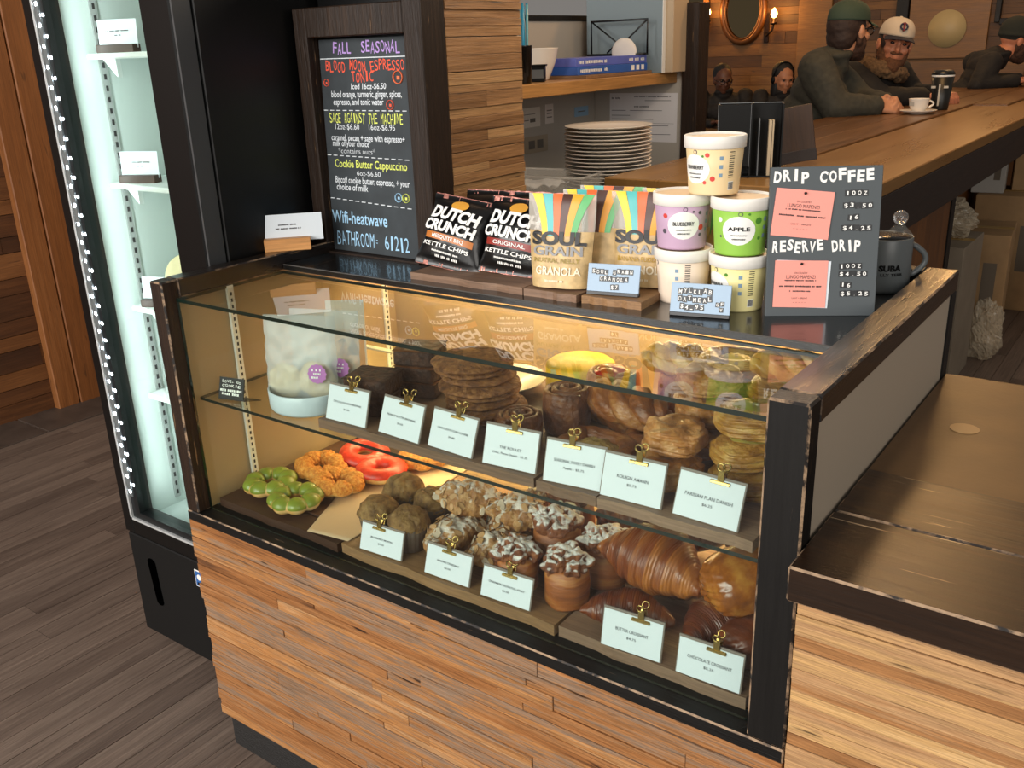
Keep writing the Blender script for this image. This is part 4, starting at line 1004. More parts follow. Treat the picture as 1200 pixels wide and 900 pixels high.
MUFT = baked('muffin_top', '#54391d', '#7e5d33', '#a07d4c', vs=55, rough=.8, bump=1.0, bs=120)
MUFW = plain('brown_muffin_paper', '#5c4c40', .65, var=.15, vs=12)
def muffin(label, x, y, z, seed, s=1.0):
    t = thing('muffin', label, 'muffin', (x, y, z), seed, 'brown muffins')
    b = B(); n = 96
    b.lathe([(.026 * s, 0), (.030 * s, .001), (.0345 * s, .030 * s), (.0365 * s, .046 * s), (.0350 * s, .0462 * s)], n, fr=lambda a, z2: 1 + .018 * math.sin(a * 24)); b.obj('paper_case', MUFW, t)
    b = B()
    def fn(u, v):
        th = PI / 2 * u * 1.12; ph = 2 * PI * v
        p = Vector((.0375 * s * math.sin(th) ** .8 * math.cos(ph), .0375 * s * math.sin(th) ** .8 * math.sin(ph), .046 * s + .030 * s * math.cos(th)))
        d = abs(noise.noise(p * 45 + Vector((seed * 9, 0, 0)))) ** .6
        return p * 1.0 + (p - Vector((0, 0, .03))).normalized() * (.0075 * (d - .4) + .0012 * noise.noise(p * 160))
    b.surf(fn, 26, 48, cv=True); b.obj('muffin_top', MUFT, t); return t
muffin('brown muffin front left, directly behind its price card', .441, .108, ZP, 1, 1.02)
muffin('brown muffin at the back, tallest of the four beside the parchment', .424, .196, ZP, 2, 1.08)
muffin('brown muffin front right, next to the almond croissants', .514, .108, ZP, 3, 1.0)
muffin('brown muffin back right, partly behind the front right muffin', .500, .190, ZP, 4, 1.0)

ALM = baked('almond_croissant_crust', '#6e3f1c', '#9c6a38', '#c49a66', vs=40, rough=.6, bump=.8, bs=110, dust='#d9cdc0', dust_amt=.12)
ALF = plain('almond_flake', '#b58a5a', .55, var=.2, vs=20)
ALFD = plain('sugared_almond_flake', '#c9b59c', .6, var=.2, vs=20)
def flakes(b, fn, n, r2, s=.007, um=(0, 1), vm=(0, 1), thr=-1.0):
    for i in range(n):
        u = r2.uniform(*um); v = r2.uniform(*vm); e = .004
        p = Vector(fn(u, v)); a = Vector(fn(min(u + e, 1), v)) - p; c = Vector(fn(u, min(v + e, 1))) - p
        nn = a.cross(c)
        if nn.length < 1e-12: continue
        nn.normalize()
        if nn.dot(p - Vector((0, 0, .02))) < 0: nn = -nn
        if nn.z < thr: continue
        M = Matrix.Translation(p + nn * r2.uniform(.0005, .002)) @ (nn + Vector((r2.uniform(-.5, .5), r2.uniform(-.5, .5), r2.uniform(-.3, .3)))).to_track_quat('Z', 'Y').to_matrix().to_4x4() @ rotz(r2.uniform(0, 6))
        k = s * r2.uniform(.7, 1.2); pts = [(k * math.cos(q) * (1 + .25 * math.cos(q)), k * .62 * math.sin(q), .0008 * math.cos(q * 2)) for q in [2 * PI * j / 8 for j in range(8)]]
        pts2 = [(p2[0] * .92, p2[1] * .92, p2[2] + .0011) for p2 in pts]
        b.add(pts + pts2, [tuple(range(8))[::-1], tuple(range(8, 16))] + [(j, (j + 1) % 8, 8 + (j + 1) % 8, 8 + j) for j in range(8)], 0 if r2.random() < .6 else 1, 0, False, M)
def croissant_fn(Ln, Rm, bend, seed, ridges=7, flat=.85, am=.0018, rg=.10):
    def fn(u, v):
        s = (u - .5) * 2
        pr = (max(0.0, 1 - abs(s) ** 1.55) ** .95) * .93 + .11
        if u < .001 or u > .999: pr = .03
        k = u * ridges; saw = abs((k % 1) - .5) * 2
        rr = Rm * 1.06 * pr * (1 + rg * (saw ** .6 - .6) + .012 * math.sin(u * ridges * 2 * PI * 6))
        a = 2 * PI * v + .35 * s
        th = s * bend; X = Ln / 2 * (math.sin(th) / th if abs(th) > 1e-4 else 1) * s if abs(bend) > 1e-3 else Ln / 2 * s
        X = Ln / 2 * math.sin(s * bend) / max(math.sin(bend), 1e-4) if abs(bend) > 1e-3 else Ln / 2 * s
        Y = Ln / 2 * (math.cos(s * bend) - 1) / max(math.sin(bend), 1e-4) if abs(bend) > 1e-3 else 0
        p = Vector((X + rr * math.cos(a) * math.sin(s * bend) * -0.0, Y + rr * math.cos(a), Rm * flat * .95 + rr * flat * math.sin(a)))
        p += Vector((0, math.cos(a), math.sin(a))) * (am * noise.noise(p * 110 + Vector((seed, 0, 0))) + am * 2 * noise.noise(p * 30 + Vector((0, seed, 0))))
        if p.z < 0: p.z *= .2
        return p
    return fn
CRO = baked('croissant_crust', '#431a09', '#793a14', '#aa672b', vs=22, rough=.38, bump=.45, bs=60, coat=.25, stretch=(1, .25, .25))
CROD = baked('dark_croissant_crust', '#361407', '#632b0f', '#914f20', vs=22, rough=.36, bump=.45, bs=60, coat=.25, stretch=(1, .25, .25))
def croissant(label, x, y, z, rz, seed, Ln=.15, Rm=.042, bend=.7, mat=CRO, tilt=(0, 0), group='butter croissants', nm='croissant', ridges=7):
    t = B(); fn = croissant_fn(Ln, Rm, bend, seed, ridges); 
    t.surf(fn, 220, 40, cv=True, capu=True)
    for i, f in enumerate(t.F):
        c = sum((t.V[q] for q in f[0]), Vector()) / len(f[0]); k = ((c.x / Ln + .5) * ridges) % 1
        t.F[i] = (f[0], 0, .16 * (.5 - k) + .05, True)
    o = t.obj(nm, mat); tag(o, label, 'croissant', group, (x, y, z), (tilt[0], tilt[1], rz)); return o
def almond(label, x, y, z, rz, seed, Ln=.13, Rm=.036, tilt=(0, 0), nf=90, dark=False):
    t = thing('almond_croissant', label, 'almond croissant', (x, y, z), rz, 'almond croissants', rx=tilt[0], ry=tilt[1])
    fn = croissant_fn(Ln, Rm, .35, seed, 5, .8, .004, .07)
    b = B(); b.surf(fn, 60, 32, cv=True, capu=True); b.obj('crust', ALM, t)
    b = B(); flakes(b, fn, nf, random.Random(seed), .0085, (.06, .94), (0, 1), -.25); b.obj('almond_flakes', [ALF, ALFD], t, kind='stuff'); return t
almond('sugar dusted almond croissant at the left end, beside the muffins', .588, .142, ZP, 1.2, 1)
almond('almond croissant lying across the top of the left pile', .580, .205, ZP + .046, .5, 2, .14, .038, (.1, .1))
almond('almond croissant supporting the pile, back left by the parchment', .560, .245, ZP, 1.4, 3, .12)
almond('almond croissant with bare flakes behind the almond price card', .680, .142, ZP, 1.0, 4, .12, .036, (0, .05), 110)
almond('almond croissant under the pile, behind the flaked one', .650, .225, ZP, 1.5, 5, .12)
almond('almond croissant on top of the right pile, heavy with sugar', .688, .210, ZP + .050, .25, 6, .12, .034, (.15, 0))
almond('almond croissant at the very back of the almond pile', .665, .330, ZP, .2, 7, .13, .04)
PUL = baked('pull_apart_crust', '#3e1a0d', '#6e331a', '#99592f', vs=35, rough=.45, bump=.7, bs=90, coat=.15)
SUG = baked('sugared_crust', '#4a2110', '#77401f', '#9c6034', vs=60, rough=.7, bump=1.0, bs=140, dust='#e2dcd6', dust_amt=.25)
PULS = baked('pull_apart_side', '#6b3414', '#9a5726', '#c48a4a', vs=30, rough=.5, bump=.5, bs=60, stretch=(.3, .3, 2))
def pullapart(label, x, y, z, seed, R=.036, H=.075, dust=True, sq=0.0):
    t = thing('pull_apart_bun', label, 'pull apart bun', (x, y, z), seed * 1.3, 'cinnamon pull apart buns')
    r2 = random.Random(seed); b = B()
    b.lathe([(R * .92, 0), (R, .004), (R * 1.02, H * .4), (R * .97, H * .72), (R * .7, H * .82)], 40, fr=lambda a, zz: 1 + .035 * math.sin(5 * a + zz * 60 + seed) + .02 * noise.noise(Vector((math.cos(a) * 4, math.sin(a) * 4, zz * 90 + seed)))); b.obj('baked_side', PULS, t)
    b = B()
    for i in range(11):
        a = i * 2.4; rr = R * .68 * math.sqrt((i + .3) / 11) * 1.25
        b.ell((rr * math.cos(a), rr * math.sin(a), H * .80 + .012 * (1 - (rr / R) ** 2) + r2.uniform(-.003, .004)), (R * .40, R * .40, R * .36), n=20, amp=.010, fq=85, sd=seed + i)
    b.obj('lumpy_top', SUG if dust else PUL, t); return t
pullapart('dark pull apart bun lightly dusted, behind its price card', .752, .108, ZP, 1, .036, .074)
pullapart('pull apart bun thickly dusted with white sugar, tallest in the middle', .780, .188, ZP, 2, .041, .105)
pullapart('pull apart bun with golden layered sides, front right next to the croissants', .848, .112, ZP, 3, .036, .084)
pullapart('pull apart bun in the shade behind the golden sided one', .868, .200, ZP, 4, .038, .088)
pullapart('unsugared dark brown bun behind the white dusted one', .745, .288, ZP, 5, .042, .098, False)
pullapart('red brown bun at the back beneath the shelf, left of the rear croissants', .838, .300, ZP, 6, .040, .086, False)
GC = 'croissants on the bottom deck'
croissant('small dark croissant in front, half behind the butter croissant card', .963, .108, ZP, .35, 2, .145, .034, .55, CROD, group=GC)
croissant('curled croissant behind the two right price cards', 1.086, .138, ZP, 1.2, 3, .13, .036, .5, CROD, group=GC)
croissant('large glossy ridged croissant on top in the middle, the most prominent one', .982, .172, ZP + .055, -.12, 1, .185, .054, .55, CRO, (.25, .06), group=GC)
croissant('croissant under the large ridged one, at the back', .975, .225, ZP, .1, 4, .15, .036, .5, CROD, group=GC)
croissant('rear croissant just below the glass shelf, left one', .945, .340, ZP + .02, .25, 6, .16, .044, .4, CROD, group=GC)
croissant('rear croissant just below the glass shelf, right one', 1.085, .345, ZP + .02, -.2, 7, .15, .046, .4, CRO, group=GC)
PAC = baked('chocolate_croissant_crust', '#66320c', '#9c5716', '#cd8f3c', vs=24, rough=.2, bump=.5, bs=55, coat=.6)
def pain(label, x, y, z, rz, seed, sx=.062, sy=.044, sz=.036, tilt=(0, 0), mat=PAC):
    b = B()
    def fn(u, v):
        th = PI * u; ph = 2 * PI * v
        pw = lambda q, e: math.copysign(abs(q) ** e, q)
        p = Vector((sx * pw(math.cos(th), .7), sy * pw(math.sin(th), .75) * pw(math.cos(ph), .85), sz + sz * pw(math.sin(th), .75) * pw(math.sin(ph), .85)))
        side = abs(p.x) / sx
        gro = .0014 * math.sin(26 * (p.y * .6 / sy + p.z / sz * .9)) * max(0, side - .45) * 2
        d = (p - Vector((0, 0, sz))).normalized()
        return p + d * (gro + .0022 * noise.noise(p * 50 + Vector((seed, 0, 0))) + .001 * noise.noise(p * 140))
    b.surf(fn, 50, 48, cv=True); o = b.obj('chocolate_croissant', mat); tag(o, label, 'chocolate croissant', 'chocolate croissants', (x, y, z), (tilt[0], tilt[1], rz)); return o
pain('shiny amber chocolate croissant on top at the right, against the post', 1.122, .168, ZP + .066, 1.0, 1, .066, .052, .043, (.15, -.1))
pain('chocolate croissant below the shiny one, behind the chocolate croissant card', 1.150, .128, ZP, 1.3, 2, .052, .038, .034, (0, 0), CRO)
pain('chocolate croissant holding up the shiny one, deeper in the case', 1.130, .220, ZP, .9, 3, .062, .045, .036)

# ---- glass shelf
ZS = .8492
DISH = plain('pale_blue_white_dish', '#c9d6dd', .3)
o = B().lathe([(.070, 0), (.078, .001), (.081, .006), (.082, .038), (.0805, .040), (.079, .038), (.078, .008), (.0005, .006)], 56).obj('round_dish', DISH); tag(o, 'pale blue round dish holding the bags of cookies', 'dish', None, (.262, .138, .8325))
BAGF = film('milky_cookie_bag', '#e9ecec', .36, .22)
COOKD = baked('oat_cookie_dough', '#a98a52', '#cbb078', '#e2cfa0', vs=70, rough=.8, bump=.8, bs=120)
LILAC = plain('lilac_sticker', '#b06cb0', .5)
def cookie_bag(label, x, y, z, rz, seed, lean):
    t = thing('cookie_bag', label, 'bag of cookies', (x, y, z), rz, 'bags of cookies in the round dish', rx=-lean)
    w, h = .142, .165
    b = B()
    for sg in (-1, 1):
        def fn(u, v):
            e = max(0, 1 - (2 * abs(u - .5)) ** 3) ** .5 * max(0.02, (1 - v)) ** .55 * min(1, v * 8) ** .5
            x2 = (u - .5) * w * (1 + .05 * noise.noise(Vector((v * 9, seed, 3))))
            return (x2, sg * (.021 * e + .0006) + .0035 * noise.noise(Vector((u * 7 + seed, v * 7, sg))) * min(1, e * 2 + .15), v * h)
        b.surf(fn, 24, 24)
    b.obj('plastic_bag', BAGF, t)
    b = B()
    for i, (cx, cz, r) in enumerate(((-.034, .038, .035), (.030, .042, .037))): b.ell((cx, 0, cz), (r, .011, r), n=14, amp=.004, fq=60, sd=seed + i)
    b.obj('cookies', COOKD, t)
    b = B(); R = TR(.040, -.0215, .060); b.add([(0.018 * math.cos(a) * (1 + .06 * math.cos(12 * a)), -.001, .018 * math.sin(a) * (1 + .06 * math.cos(12 * a))) for a in [2 * PI * i / 48 for i in range(48)]], [tuple(range(48))], M=R)
    for q, (s, hw) in enumerate((('#a', .010), ('#bb', .007), ('#ccc', .011))): b.text(s, -hw, hw, .007 - q * .007, .0045, M=R, y=-.0016, mi=1, bold=.01)
    b.obj('sticker', [LILAC, WPR], t); return t
cookie_bag('front milky plastic bag of cookies with lilac sticker in the round dish', .258, .118, .8415, math.radians(24), 1, .10)
cookie_bag('second milky bag of cookies standing behind the front bag', .270, .168, .8415, math.radians(20), 2, .10)
# leaflet with a picture of two people
lf = thing('leaflet', 'white leaflet with a small picture of two people, behind the cookie bags', 'leaflet', (.172, .320, .8325), math.radians(35), None, rx=-.12)
b = B(); b.box(-.040, .040, 0, .0012, 0, .145); b.obj('paper', plain('leaflet_paper', '#e8dccb', .5), lf)
b = B(); b.box(-.036, .036, -.0006, -.0001, .004, .085, mi=0)
for x0, z0, s, mi in ((-.010, .045, 1.0, 1), (.012, .058, 1.0, 2)):
    b.poly([(x0 + .012 * s * math.cos(a), z0 - .030 + .030 * s * math.sin(a)) for a in [PI * i / 10 for i in range(11)]], -.0004, mi=mi, M=TR(0, -.0007, 0))
    b.poly([(x0 + .0075 * math.cos(a), z0 + .008 + .0095 * math.sin(a)) for a in [2 * PI * i / 14 for i in range(14)]], -.0004, mi=3, M=TR(0, -.0012, 0))
    b.poly([(x0 + .008 * math.cos(a), z0 + .012 + .0075 * math.sin(a)) for a in [PI * i / 8 for i in range(9)]], -.0003, mi=4, M=TR(0, -.0017, 0))
b.obj('picture', [plain('picture_ground', '#d9a878', .5), plain('rust_dress_print', '#8d4a30', .5), plain('brown_coat_print', '#6a4030', .5), plain('skin_print', '#9c6544', .5), plain('hair_print', '#2c1b14', .5)], lf)

BROW = baked('brownie_crumb', '#1c0d07', '#3a2012', '#55331d', vs=60, rough=.75, bump=1.0, bs=140)
BROT = baked('brownie_crust', '#3b2011', '#5b3419', '#7d4e28', vs=45, rough=.55, bump=.9, bs=70)
def brownie(label, x, y, z, rz, s, seed, h=.030, crust=BROT):
    t = thing('brownie', label, 'brownie', (x, y, z), rz, 'brownies on the glass shelf')
    def fn(u, v):
        th = PI * u; ph = 2 * PI * v; pw = lambda q, e: math.copysign(abs(q) ** e, q)
        p = Vector((s * pw(math.sin(th), .18) * pw(math.cos(ph), .22), s * .92 * pw(math.sin(th), .18) * pw(math.sin(ph), .22), h / 2 - h / 2 * pw(math.cos(th), .25)))
        return p + Vector((p.x, p.y, 0)).normalized() * .0016 * noise.noise(p * 90 + Vector((seed, 0, 0)))
    b = B(); b.surf(fn, 24, 56, cv=True); b.obj('crumb', BROW, t)
    b = B()
    def ft(u, v):
        x2, y2 = (u - .5) * 2 * s * 1.0, (v - .5) * 2 * s * .93; e = max(abs(u - .5), abs(v - .5)) * 2
        return (x2, y2, h + .0012 - .003 * max(0, e - .9) * 10 * .6 + .0012 * noise.noise(Vector((x2 * 60, y2 * 60, seed))))
    b.surf(ft, 22, 22); b.obj('crust', crust, t); return t
brownie('dark brownie, lower one of the front pair behind its price card', .418, .142, ZS, .25, .041, 1, .034, BROW)
brownie('dark brownie, upper one of the front pair', .420, .144, ZS + .035, .28, .042, 2, .034, BROW)
brownie('brownie at the bottom of the rear stack of three', .436, .258, ZS, .3, .040, 3)
brownie('brownie in the middle of the rear stack of three', .437, .256, ZS + .031, .22, .041, 4)
brownie('brownie with tan crust on top of the rear stack of three', .435, .258, ZS + .062, .35, .042, 5)
o = B().lathe([(.040, 0), (.042, .002), (.066, .014), (.084, .022), (.085, .024), (.082, .0235), (.062, .0165), (.040, .005), (.0005, .005)], 48).obj('plate', PLATE); tag(o, 'white plate behind the stack of brown cookies', 'plate', None, (.555, .345, ZS))
b = B(); b.ell((0, 0, .020), (.04, .028, .02), n=16, amp=.006, fq=60, sd=3); o = b.obj('scone', baked('scone_crust', '#b57a2c', '#dba84e', '#f2cd80', vs=50, rough=.7, bump=.8)); tag(o, 'small golden scone on the white plate behind the cookies', 'scone', None, (.535, .345, ZS + .0065))
CKM = baked('brown_cookie', '#57331a', '#7d4f29', '#a3713f', vs=70, rough=.8, bump=1.0, bs=150)
for i in range(8):
    b = B(); r = .070 + .003 * math.sin(i * 2.1)
    def fn(u, v, i=i, r=r):
        th = PI * u; ph = 2 * PI * v; pw = lambda q, e: math.copysign(abs(q) ** e, q)
        p = Vector((r * pw(math.sin(th), .45) * math.cos(ph), r * pw(math.sin(th), .45) * math.sin(ph), .0064 - .0064 * pw(math.cos(th), .8)))
        p += Vector((p.x, p.y, 0)).normalized() * .004 * noise.noise(Vector((math.cos(ph) * 2 + i * 3, math.sin(ph) * 2, 0))) + Vector((0, 0, .0012 * noise.noise(p * 60 + Vector((i, 0, 0)))))
        p.z += .004 * (1 - (p.x ** 2 + p.y ** 2) / r ** 2)
        return p
    b.surf(fn, 24, 56, cv=True); o = b.obj('cookie', CKM)
    lab = ['bottom cookie of the tall brown stack', 'second cookie from the bottom of the brown stack', 'third cookie from the bottom of the brown stack', 'fourth cookie from the bottom of the brown stack', 'fourth cookie from the top of the brown stack', 'third cookie from the top of the brown stack', 'second cookie from the top of the brown stack', 'top cookie of the tall brown stack'][i]
    tag(o, lab, 'cookie', 'stack of brown cookies', (.612 - .004 * i + .006 * math.sin(i * 1.9), .228 + .007 * math.cos(i * 2.3) , ZS + .0005 + .0132 * i), (0, 0, i))
SWL = baked('swirl_roll_crust', '#3c1d0e', '#653717', '#8d5a2c', vs=30, rough=.5, bump=.9, bs=110, coat=.1)
SWR = baked('golden_swirl_crust', '#83431a', '#b36d2c', '#d69b55', vs=30, rough=.45, bump=.9, bs=110, coat=.15)
REDF = plain('red_berry_filling', '#b5301c', .2, var=.3, vs=50, coat=.5, bump=.5, bs=120)
def roll(label, x, y, z, seed, R=.044, H=.05, mat=SWL, fill=None, turns=2.6):
    t = thing('swirl_roll', label, 'swirl roll', (x, y, z), seed, 'swirl rolls on the glass shelf')
    N = 90; th = R / (turns + .5) * .52; b = B(); pts = []
    for i in range(N):
        a = 2 * PI * turns * i / (N - 1); r = th * .7 + (R - th * 1.2) * (i / (N - 1)) ** .9; pts.append((r * math.cos(a), r * math.sin(a), H * (.50 + .07 * (1 - i / N))))
    # a tall band wound up
    def fn(u, v):
        k = min(N - 1, int(round(u * (N - 1)))); p = Vector(pts[k]); q = 2 * PI * v; d = Vector((p.x, p.y, 0)).normalized()
        pw = lambda s, e: math.copysign(abs(s) ** e, s)
        o2 = d * th * pw(math.cos(q), .8) + Vector((0, 0, 1)) * H * .5 * pw(math.sin(q), .55)
        w = p + o2; return w + d * .0012 * noise.noise(w * 70 + Vector((seed, 0, 0))) if w.z > .002 else Vector((w.x, w.y, max(w.z, 0)))
    b.surf(fn, N, 20, cv=True, capu=True); b.obj('rolled_dough', mat, t)
    if fill: c = B(); c.ell((0, 0, H * .97), (R * .66, R * .66, .010), n=12, amp=.004, fq=90, sd=seed); c.obj('filling', fill, t)
    return t
roll('small dark chocolate swirl roll in front, right of the cookie stack', .726, .168, ZS, 1, .041, .048)
roll('tall dark chocolate swirl roll behind the small one', .768, .248, ZS, 2, .044, .074)
roll('swirl roll with red berry filling, behind the tall chocolate roll', .800, .335, ZS, 3, .046, .084, SWR, REDF)
roll('plain chocolate swirl roll, back row right of the red filled one', .905, .390, ZS, 4, .044, .082, SWR)
LEM = plain('lamp_yellow_cake', '#f1c22c', .45, var=.15, vs=30)  # saturated yellow puts the warm lamp's hot spot into the colour
o = B().lathe([(.0005, .0), (.060, .0), (.064, .006), (.063, .062), (.055, .068), (.0005, .070)], 40).obj('yellow_cake', LEM); tag(o, 'bright yellow round cake with lamp glow in its colour behind the swirl rolls', 'cake', None, (.700, .395, ZS))
DAN = baked('danish_crust', '#532a10', '#8a4e1f', '#b88143', vs=34, rough=.42, bump=1.0, bs=110, coat=.15, stretch=(.5, 1, 1))
DANY = baked('golden_danish_crust', '#a86a22', '#d29a3e', '#efc874', vs=30, rough=.35, bump=.6, bs=70, coat=.3)
APPF = plain('apple_crumb_filling', '#a8864a', .6, var=.35, vs=90, bump=1.0, bs=170)
def twist(label, x, y, z, rz, seed, Ln=.17, R=.032, mat=DAN, tilt=(0, 0), group='twisted danishes'):
    b = B()
    for k in range(3):
        pts = []; rs = []
        for i in range(40):
            s = i / 39; a = 2 * PI * (1.3 * s + k / 3); e = (max(0, 1 - (2 * abs(s - .5)) ** 2.6)) ** .6 + .12
            pts.append((Ln * (s - .5), R * .52 * math.cos(a) * e, R * .72 + R * .42 * math.sin(a) * e)); rs.append(R * .56 * e * (1 + .1 * noise.noise(Vector((s * 14, k, seed)))))
        n0 = len(b.V); b.tube(pts, rs, 24)
        for q in range(n0, len(b.V)):
            ci = Vector(pts[(q - n0) // 24]); b.V[q] = ci + (b.V[q] - ci) * (1 + .07 * math.sin(((q - n0) % 24) * PI / 2))
    b.V = [Vector((v.x, v.y, max(0.0, v.z))) + Vector((1, 1, 1)) * .001 * noise.noise(v * 120) for v in b.V]
    mn = min(v.z for v in b.V); b.V = [Vector((v.x, v.y, v.z - mn)) for v in b.V]
    o = b.obj('twisted_danish', mat); tag(o, label, 'danish', group, (x, y, z), (tilt[0], tilt[1], rz)); return o
twist('long glossy twisted danish lying across the middle of the shelf', .868, .262, ZS + .034, -.30, 1, .175, .034)
twist('twisted danish under the long glossy one', .862, .300, ZS, -.25, 2, .16, .034)
def filled(label, x, y, z, rz, seed, sx=.066, sy=.05, fill=APPF, mat=DAN):
    t = thing('filled_danish', label, 'danish', (x, y, z), rz, 'filled danishes')
    b = B(); pts = []
    for i in range(40):
        a = 2 * PI * i / 40; q = 1 + .05 * math.sin(5 * a + seed); pts.append((sx * .78 * q * math.copysign(abs(math.cos(a)) ** .7, math.cos(a)), sy * .76 * q * math.copysign(abs(math.sin(a)) ** .7, math.sin(a)), .017 + .003 * noise.noise(Vector((math.cos(a) * 2, math.sin(a) * 2, seed)))))
    b.tube(pts, .0165, 14, closed=True); b.box(-sx * .7, sx * .7, -sy * .66, sy * .66, .001, .012)
    b.V = [v + v.normalized() * .0018 * noise.noise(v * 70 + Vector((seed, 0, 0))) for v in b.V]; mn = min(v.z for v in b.V); b.V = [v - Vector((0, 0, mn)) for v in b.V]
    b.obj('crust', mat, t); c = B()
    c.surf(lambda u, v: ((u - .5) * sx * 1.35, (v - .5) * sy * 1.25, .018 + .014 * math.sin(PI * u) * math.sin(PI * v) + .004 * noise.noise(Vector((u * 9 + seed, v * 9, 1)))), 28, 28); c.obj('filling', fill, t); return t
filled('crumbly apple danish in front of the long twisted danish', .872, .168, ZS, -.2, 1)
filled('crumbly danish under the right end of the long twisted one', .935, .248, ZS, .4, 2, .05, .045)
KOU = baked('kouign_amann_crust', '#804a1e', '#b87a3c', '#dfb078', vs=30, rough=.4, bump=.9, bs=100, coat=.15)
def kouign(label, x, y, z, rz, seed, R=.047, H=.048, mat=KOU):
    b = B()
    def fn(u, v):
        th = PI * u; ph = 2 * PI * v; pw = lambda q, e: math.copysign(abs(q) ** e, q)
        s = math.sin(th); fold = 1 + .07 * math.cos(4 * ph + .8 * math.sin(th * 2))
        p = Vector((R * pw(s, .6) * math.cos(ph) * fold, R * pw(s, .6) * math.sin(ph) * fold, H / 2 - H / 2 * pw(math.cos(th), .7)))
        if p.z > H * .6:
            rr = math.hypot(p.x, p.y) / R; p.z -= .012 * max(0, .55 - rr) - .004 * math.sin(ph * 4 + rr * 6) * rr
        p += Vector((math.cos(ph), math.sin(ph), 0)) * (.0026 * math.sin(p.z * 820 + ph * 3) * s + .002 * noise.noise(p * 60 + Vector((seed, 0, 0))))
        return p
    b.surf(fn, 44, 72, cv=True); mn = min(v.z for v in b.V); b.V = [v - Vector((0, 0, mn)) for v in b.V]
    o = b.obj('kouign_amann', mat); tag(o, label, 'kouign amann', 'kouign amann pastries', (x, y, z), (0, 0, rz)); return o
kouign('round kouign amann in front, lowest of the front stack', 1.003, .148, ZS, .3, 1)
kouign('round kouign amann on top of the front stack behind its card', 1.005, .165, ZS + .047, 1.0, 2, .046, .046)
kouign('round kouign amann deeper in, bottom of the rear stack', 1.000, .275, ZS, .6, 3, .048, .05)
kouign('round kouign amann deeper in, middle of the rear stack', 1.002, .278, ZS + .049, 1.4, 4, .05, .05)
kouign('round kouign amann topping the rear stack, just under the top glass', 1.000, .285, ZS + .098, .1, 5, .048, .042)
FLN = baked('flan_danish_crust', '#74430f', '#a8742a', '#d0a65a', vs=28, rough=.4, bump=.9, bs=100, coat=.15, stretch=(1, 1, 3))
FLF = plain('greenish_flan_filling', '#8d7d36', .25, var=.3, vs=25, coat=.4)
def flan(label, x, y, z, rz, seed, R=.052, H=.044):
    t = thing('flan_danish', label, 'danish', (x, y, z), rz, 'layered flan danishes at the right end')
    b = B()
    def fn(u, v):
        th = PI * u; ph = 2 * PI * v; pw = lambda q, e: math.copysign(abs(q) ** e, q)
        p = Vector((R * 1.15 * pw(math.sin(th), .5) * pw(math.cos(ph), .8), R * .85 * pw(math.sin(th), .5) * pw(math.sin(ph), .8), H / 2 - H / 2 * pw(math.cos(th), .8)))
        lay = .0024 * math.sin(p.z / H * 2 * PI * 5 + 2 * math.sin(ph * 2)) * math.sin(th)
        return p + Vector((math.cos(ph), math.sin(ph), 0)) * (lay + .002 * noise.noise(p * 60 + Vector((seed, 0, 0))))
    b.surf(fn, 48, 64, cv=True); b.obj('layered_crust', FLN, t)
    c = B(); c.ell((0, 0, H * .93), (R * .72, R * .5, .008), n=12, amp=.003, fq=80, sd=seed); c.obj('filling', FLF, t); return t
flan('layered golden danish with greenish filling, bottom of the stack by the right post', 1.118, .180, ZS, .5, 1)
flan('layered golden danish, middle of the stack by the right post', 1.116, .185, ZS + .0435, .9, 2)
flan('layered golden danish, top of the stack by the right post', 1.118, .192, ZS + .087, .3, 3)
flan('layered golden danish, bottom of the pile behind the right stack', 1.115, .320, ZS, .2, 4)
flan('layered golden danish, second in the pile behind the right stack', 1.112, .318, ZS + .0435, .7, 5)
flan('layered golden danish, third in the pile behind the right stack, below the twist', 1.114, .322, ZS + .087, .1, 6)
twist('small golden twist on top of the rear right pile', 1.110, .322, ZS + .131, .3, 5, .11, .024, DANY)
filled('square danish at the very back, base of the brightly lit pile', .905, .492, ZS - .0005, .1, 4, .06, .05, APPF, DANY) if False else None
kouign('kouign amann at the back right, base of the brightly lit pile', 1.005, .385, ZS, .4, 7, .048, .05, DANY)
kouign('kouign amann at the back right, second of the brightly lit pile', 1.005, .385, ZS + .049, .9, 8, .047, .05, DANY)
filled('bright yellow danish on top of the lit pile under the back lamp', 1.000, .388, ZS + .098, .2, 3, .056, .046, LEM, DANY)
kouign('golden kouign amann in the back row, under the orange twist', .915, .388 + .0, ZS + .0825, .5, 9, .044, .04, DANY) if False else None
twist('orange golden twist resting on the back swirl roll', .900, .388, ZS + .083, .15, 7, .13, .028, DANY)

# ------------------------------------------------------------------ things inside the fridge (fridge front y = .15)
for i, (z, lab) in enumerate(((1.476, 'white card in a wood block on the top visible fridge shelf'), (1.192, 'white card in a wood block on the middle fridge shelf'), (.896, 'white card in a wood block on the lower fridge shelf'))):
    block_card('card_holder', lab, (-.432, .292, z), math.radians(24), .096, .060, .092, [('FRIDGE ITEM', -.026, .026, .030, .003)] if False else [('#p', -.030, .030, .036, .003), ('#q', -.008, .008, .027, .003)], .10, 'card holders in the fridge', WALNUT, .018)
FBAG = film('clear_fridge_bag', '#d8dcd8', .35, .15)
def clear_bag(label, x, y, z, w, h, mat, seed):
    t = thing('pastry_bag', label, 'pastry bag', (x, y, z), .3, 'clear pastry bags in the fridge')
    b = B(); pillow(b, w, h, .05, 0, seed, 16, 16, .08, .006); b.obj('clear_bag', FBAG, t)
    b = B()
    for k in range(4): b.ell(((k % 2 - .5) * w * .4, 0, h * (.25 + .3 * (k // 2))), (w * .2, .018, h * .14), n=10, amp=.005, fq=60, sd=seed + k)
    b.obj('pastries', mat, t)
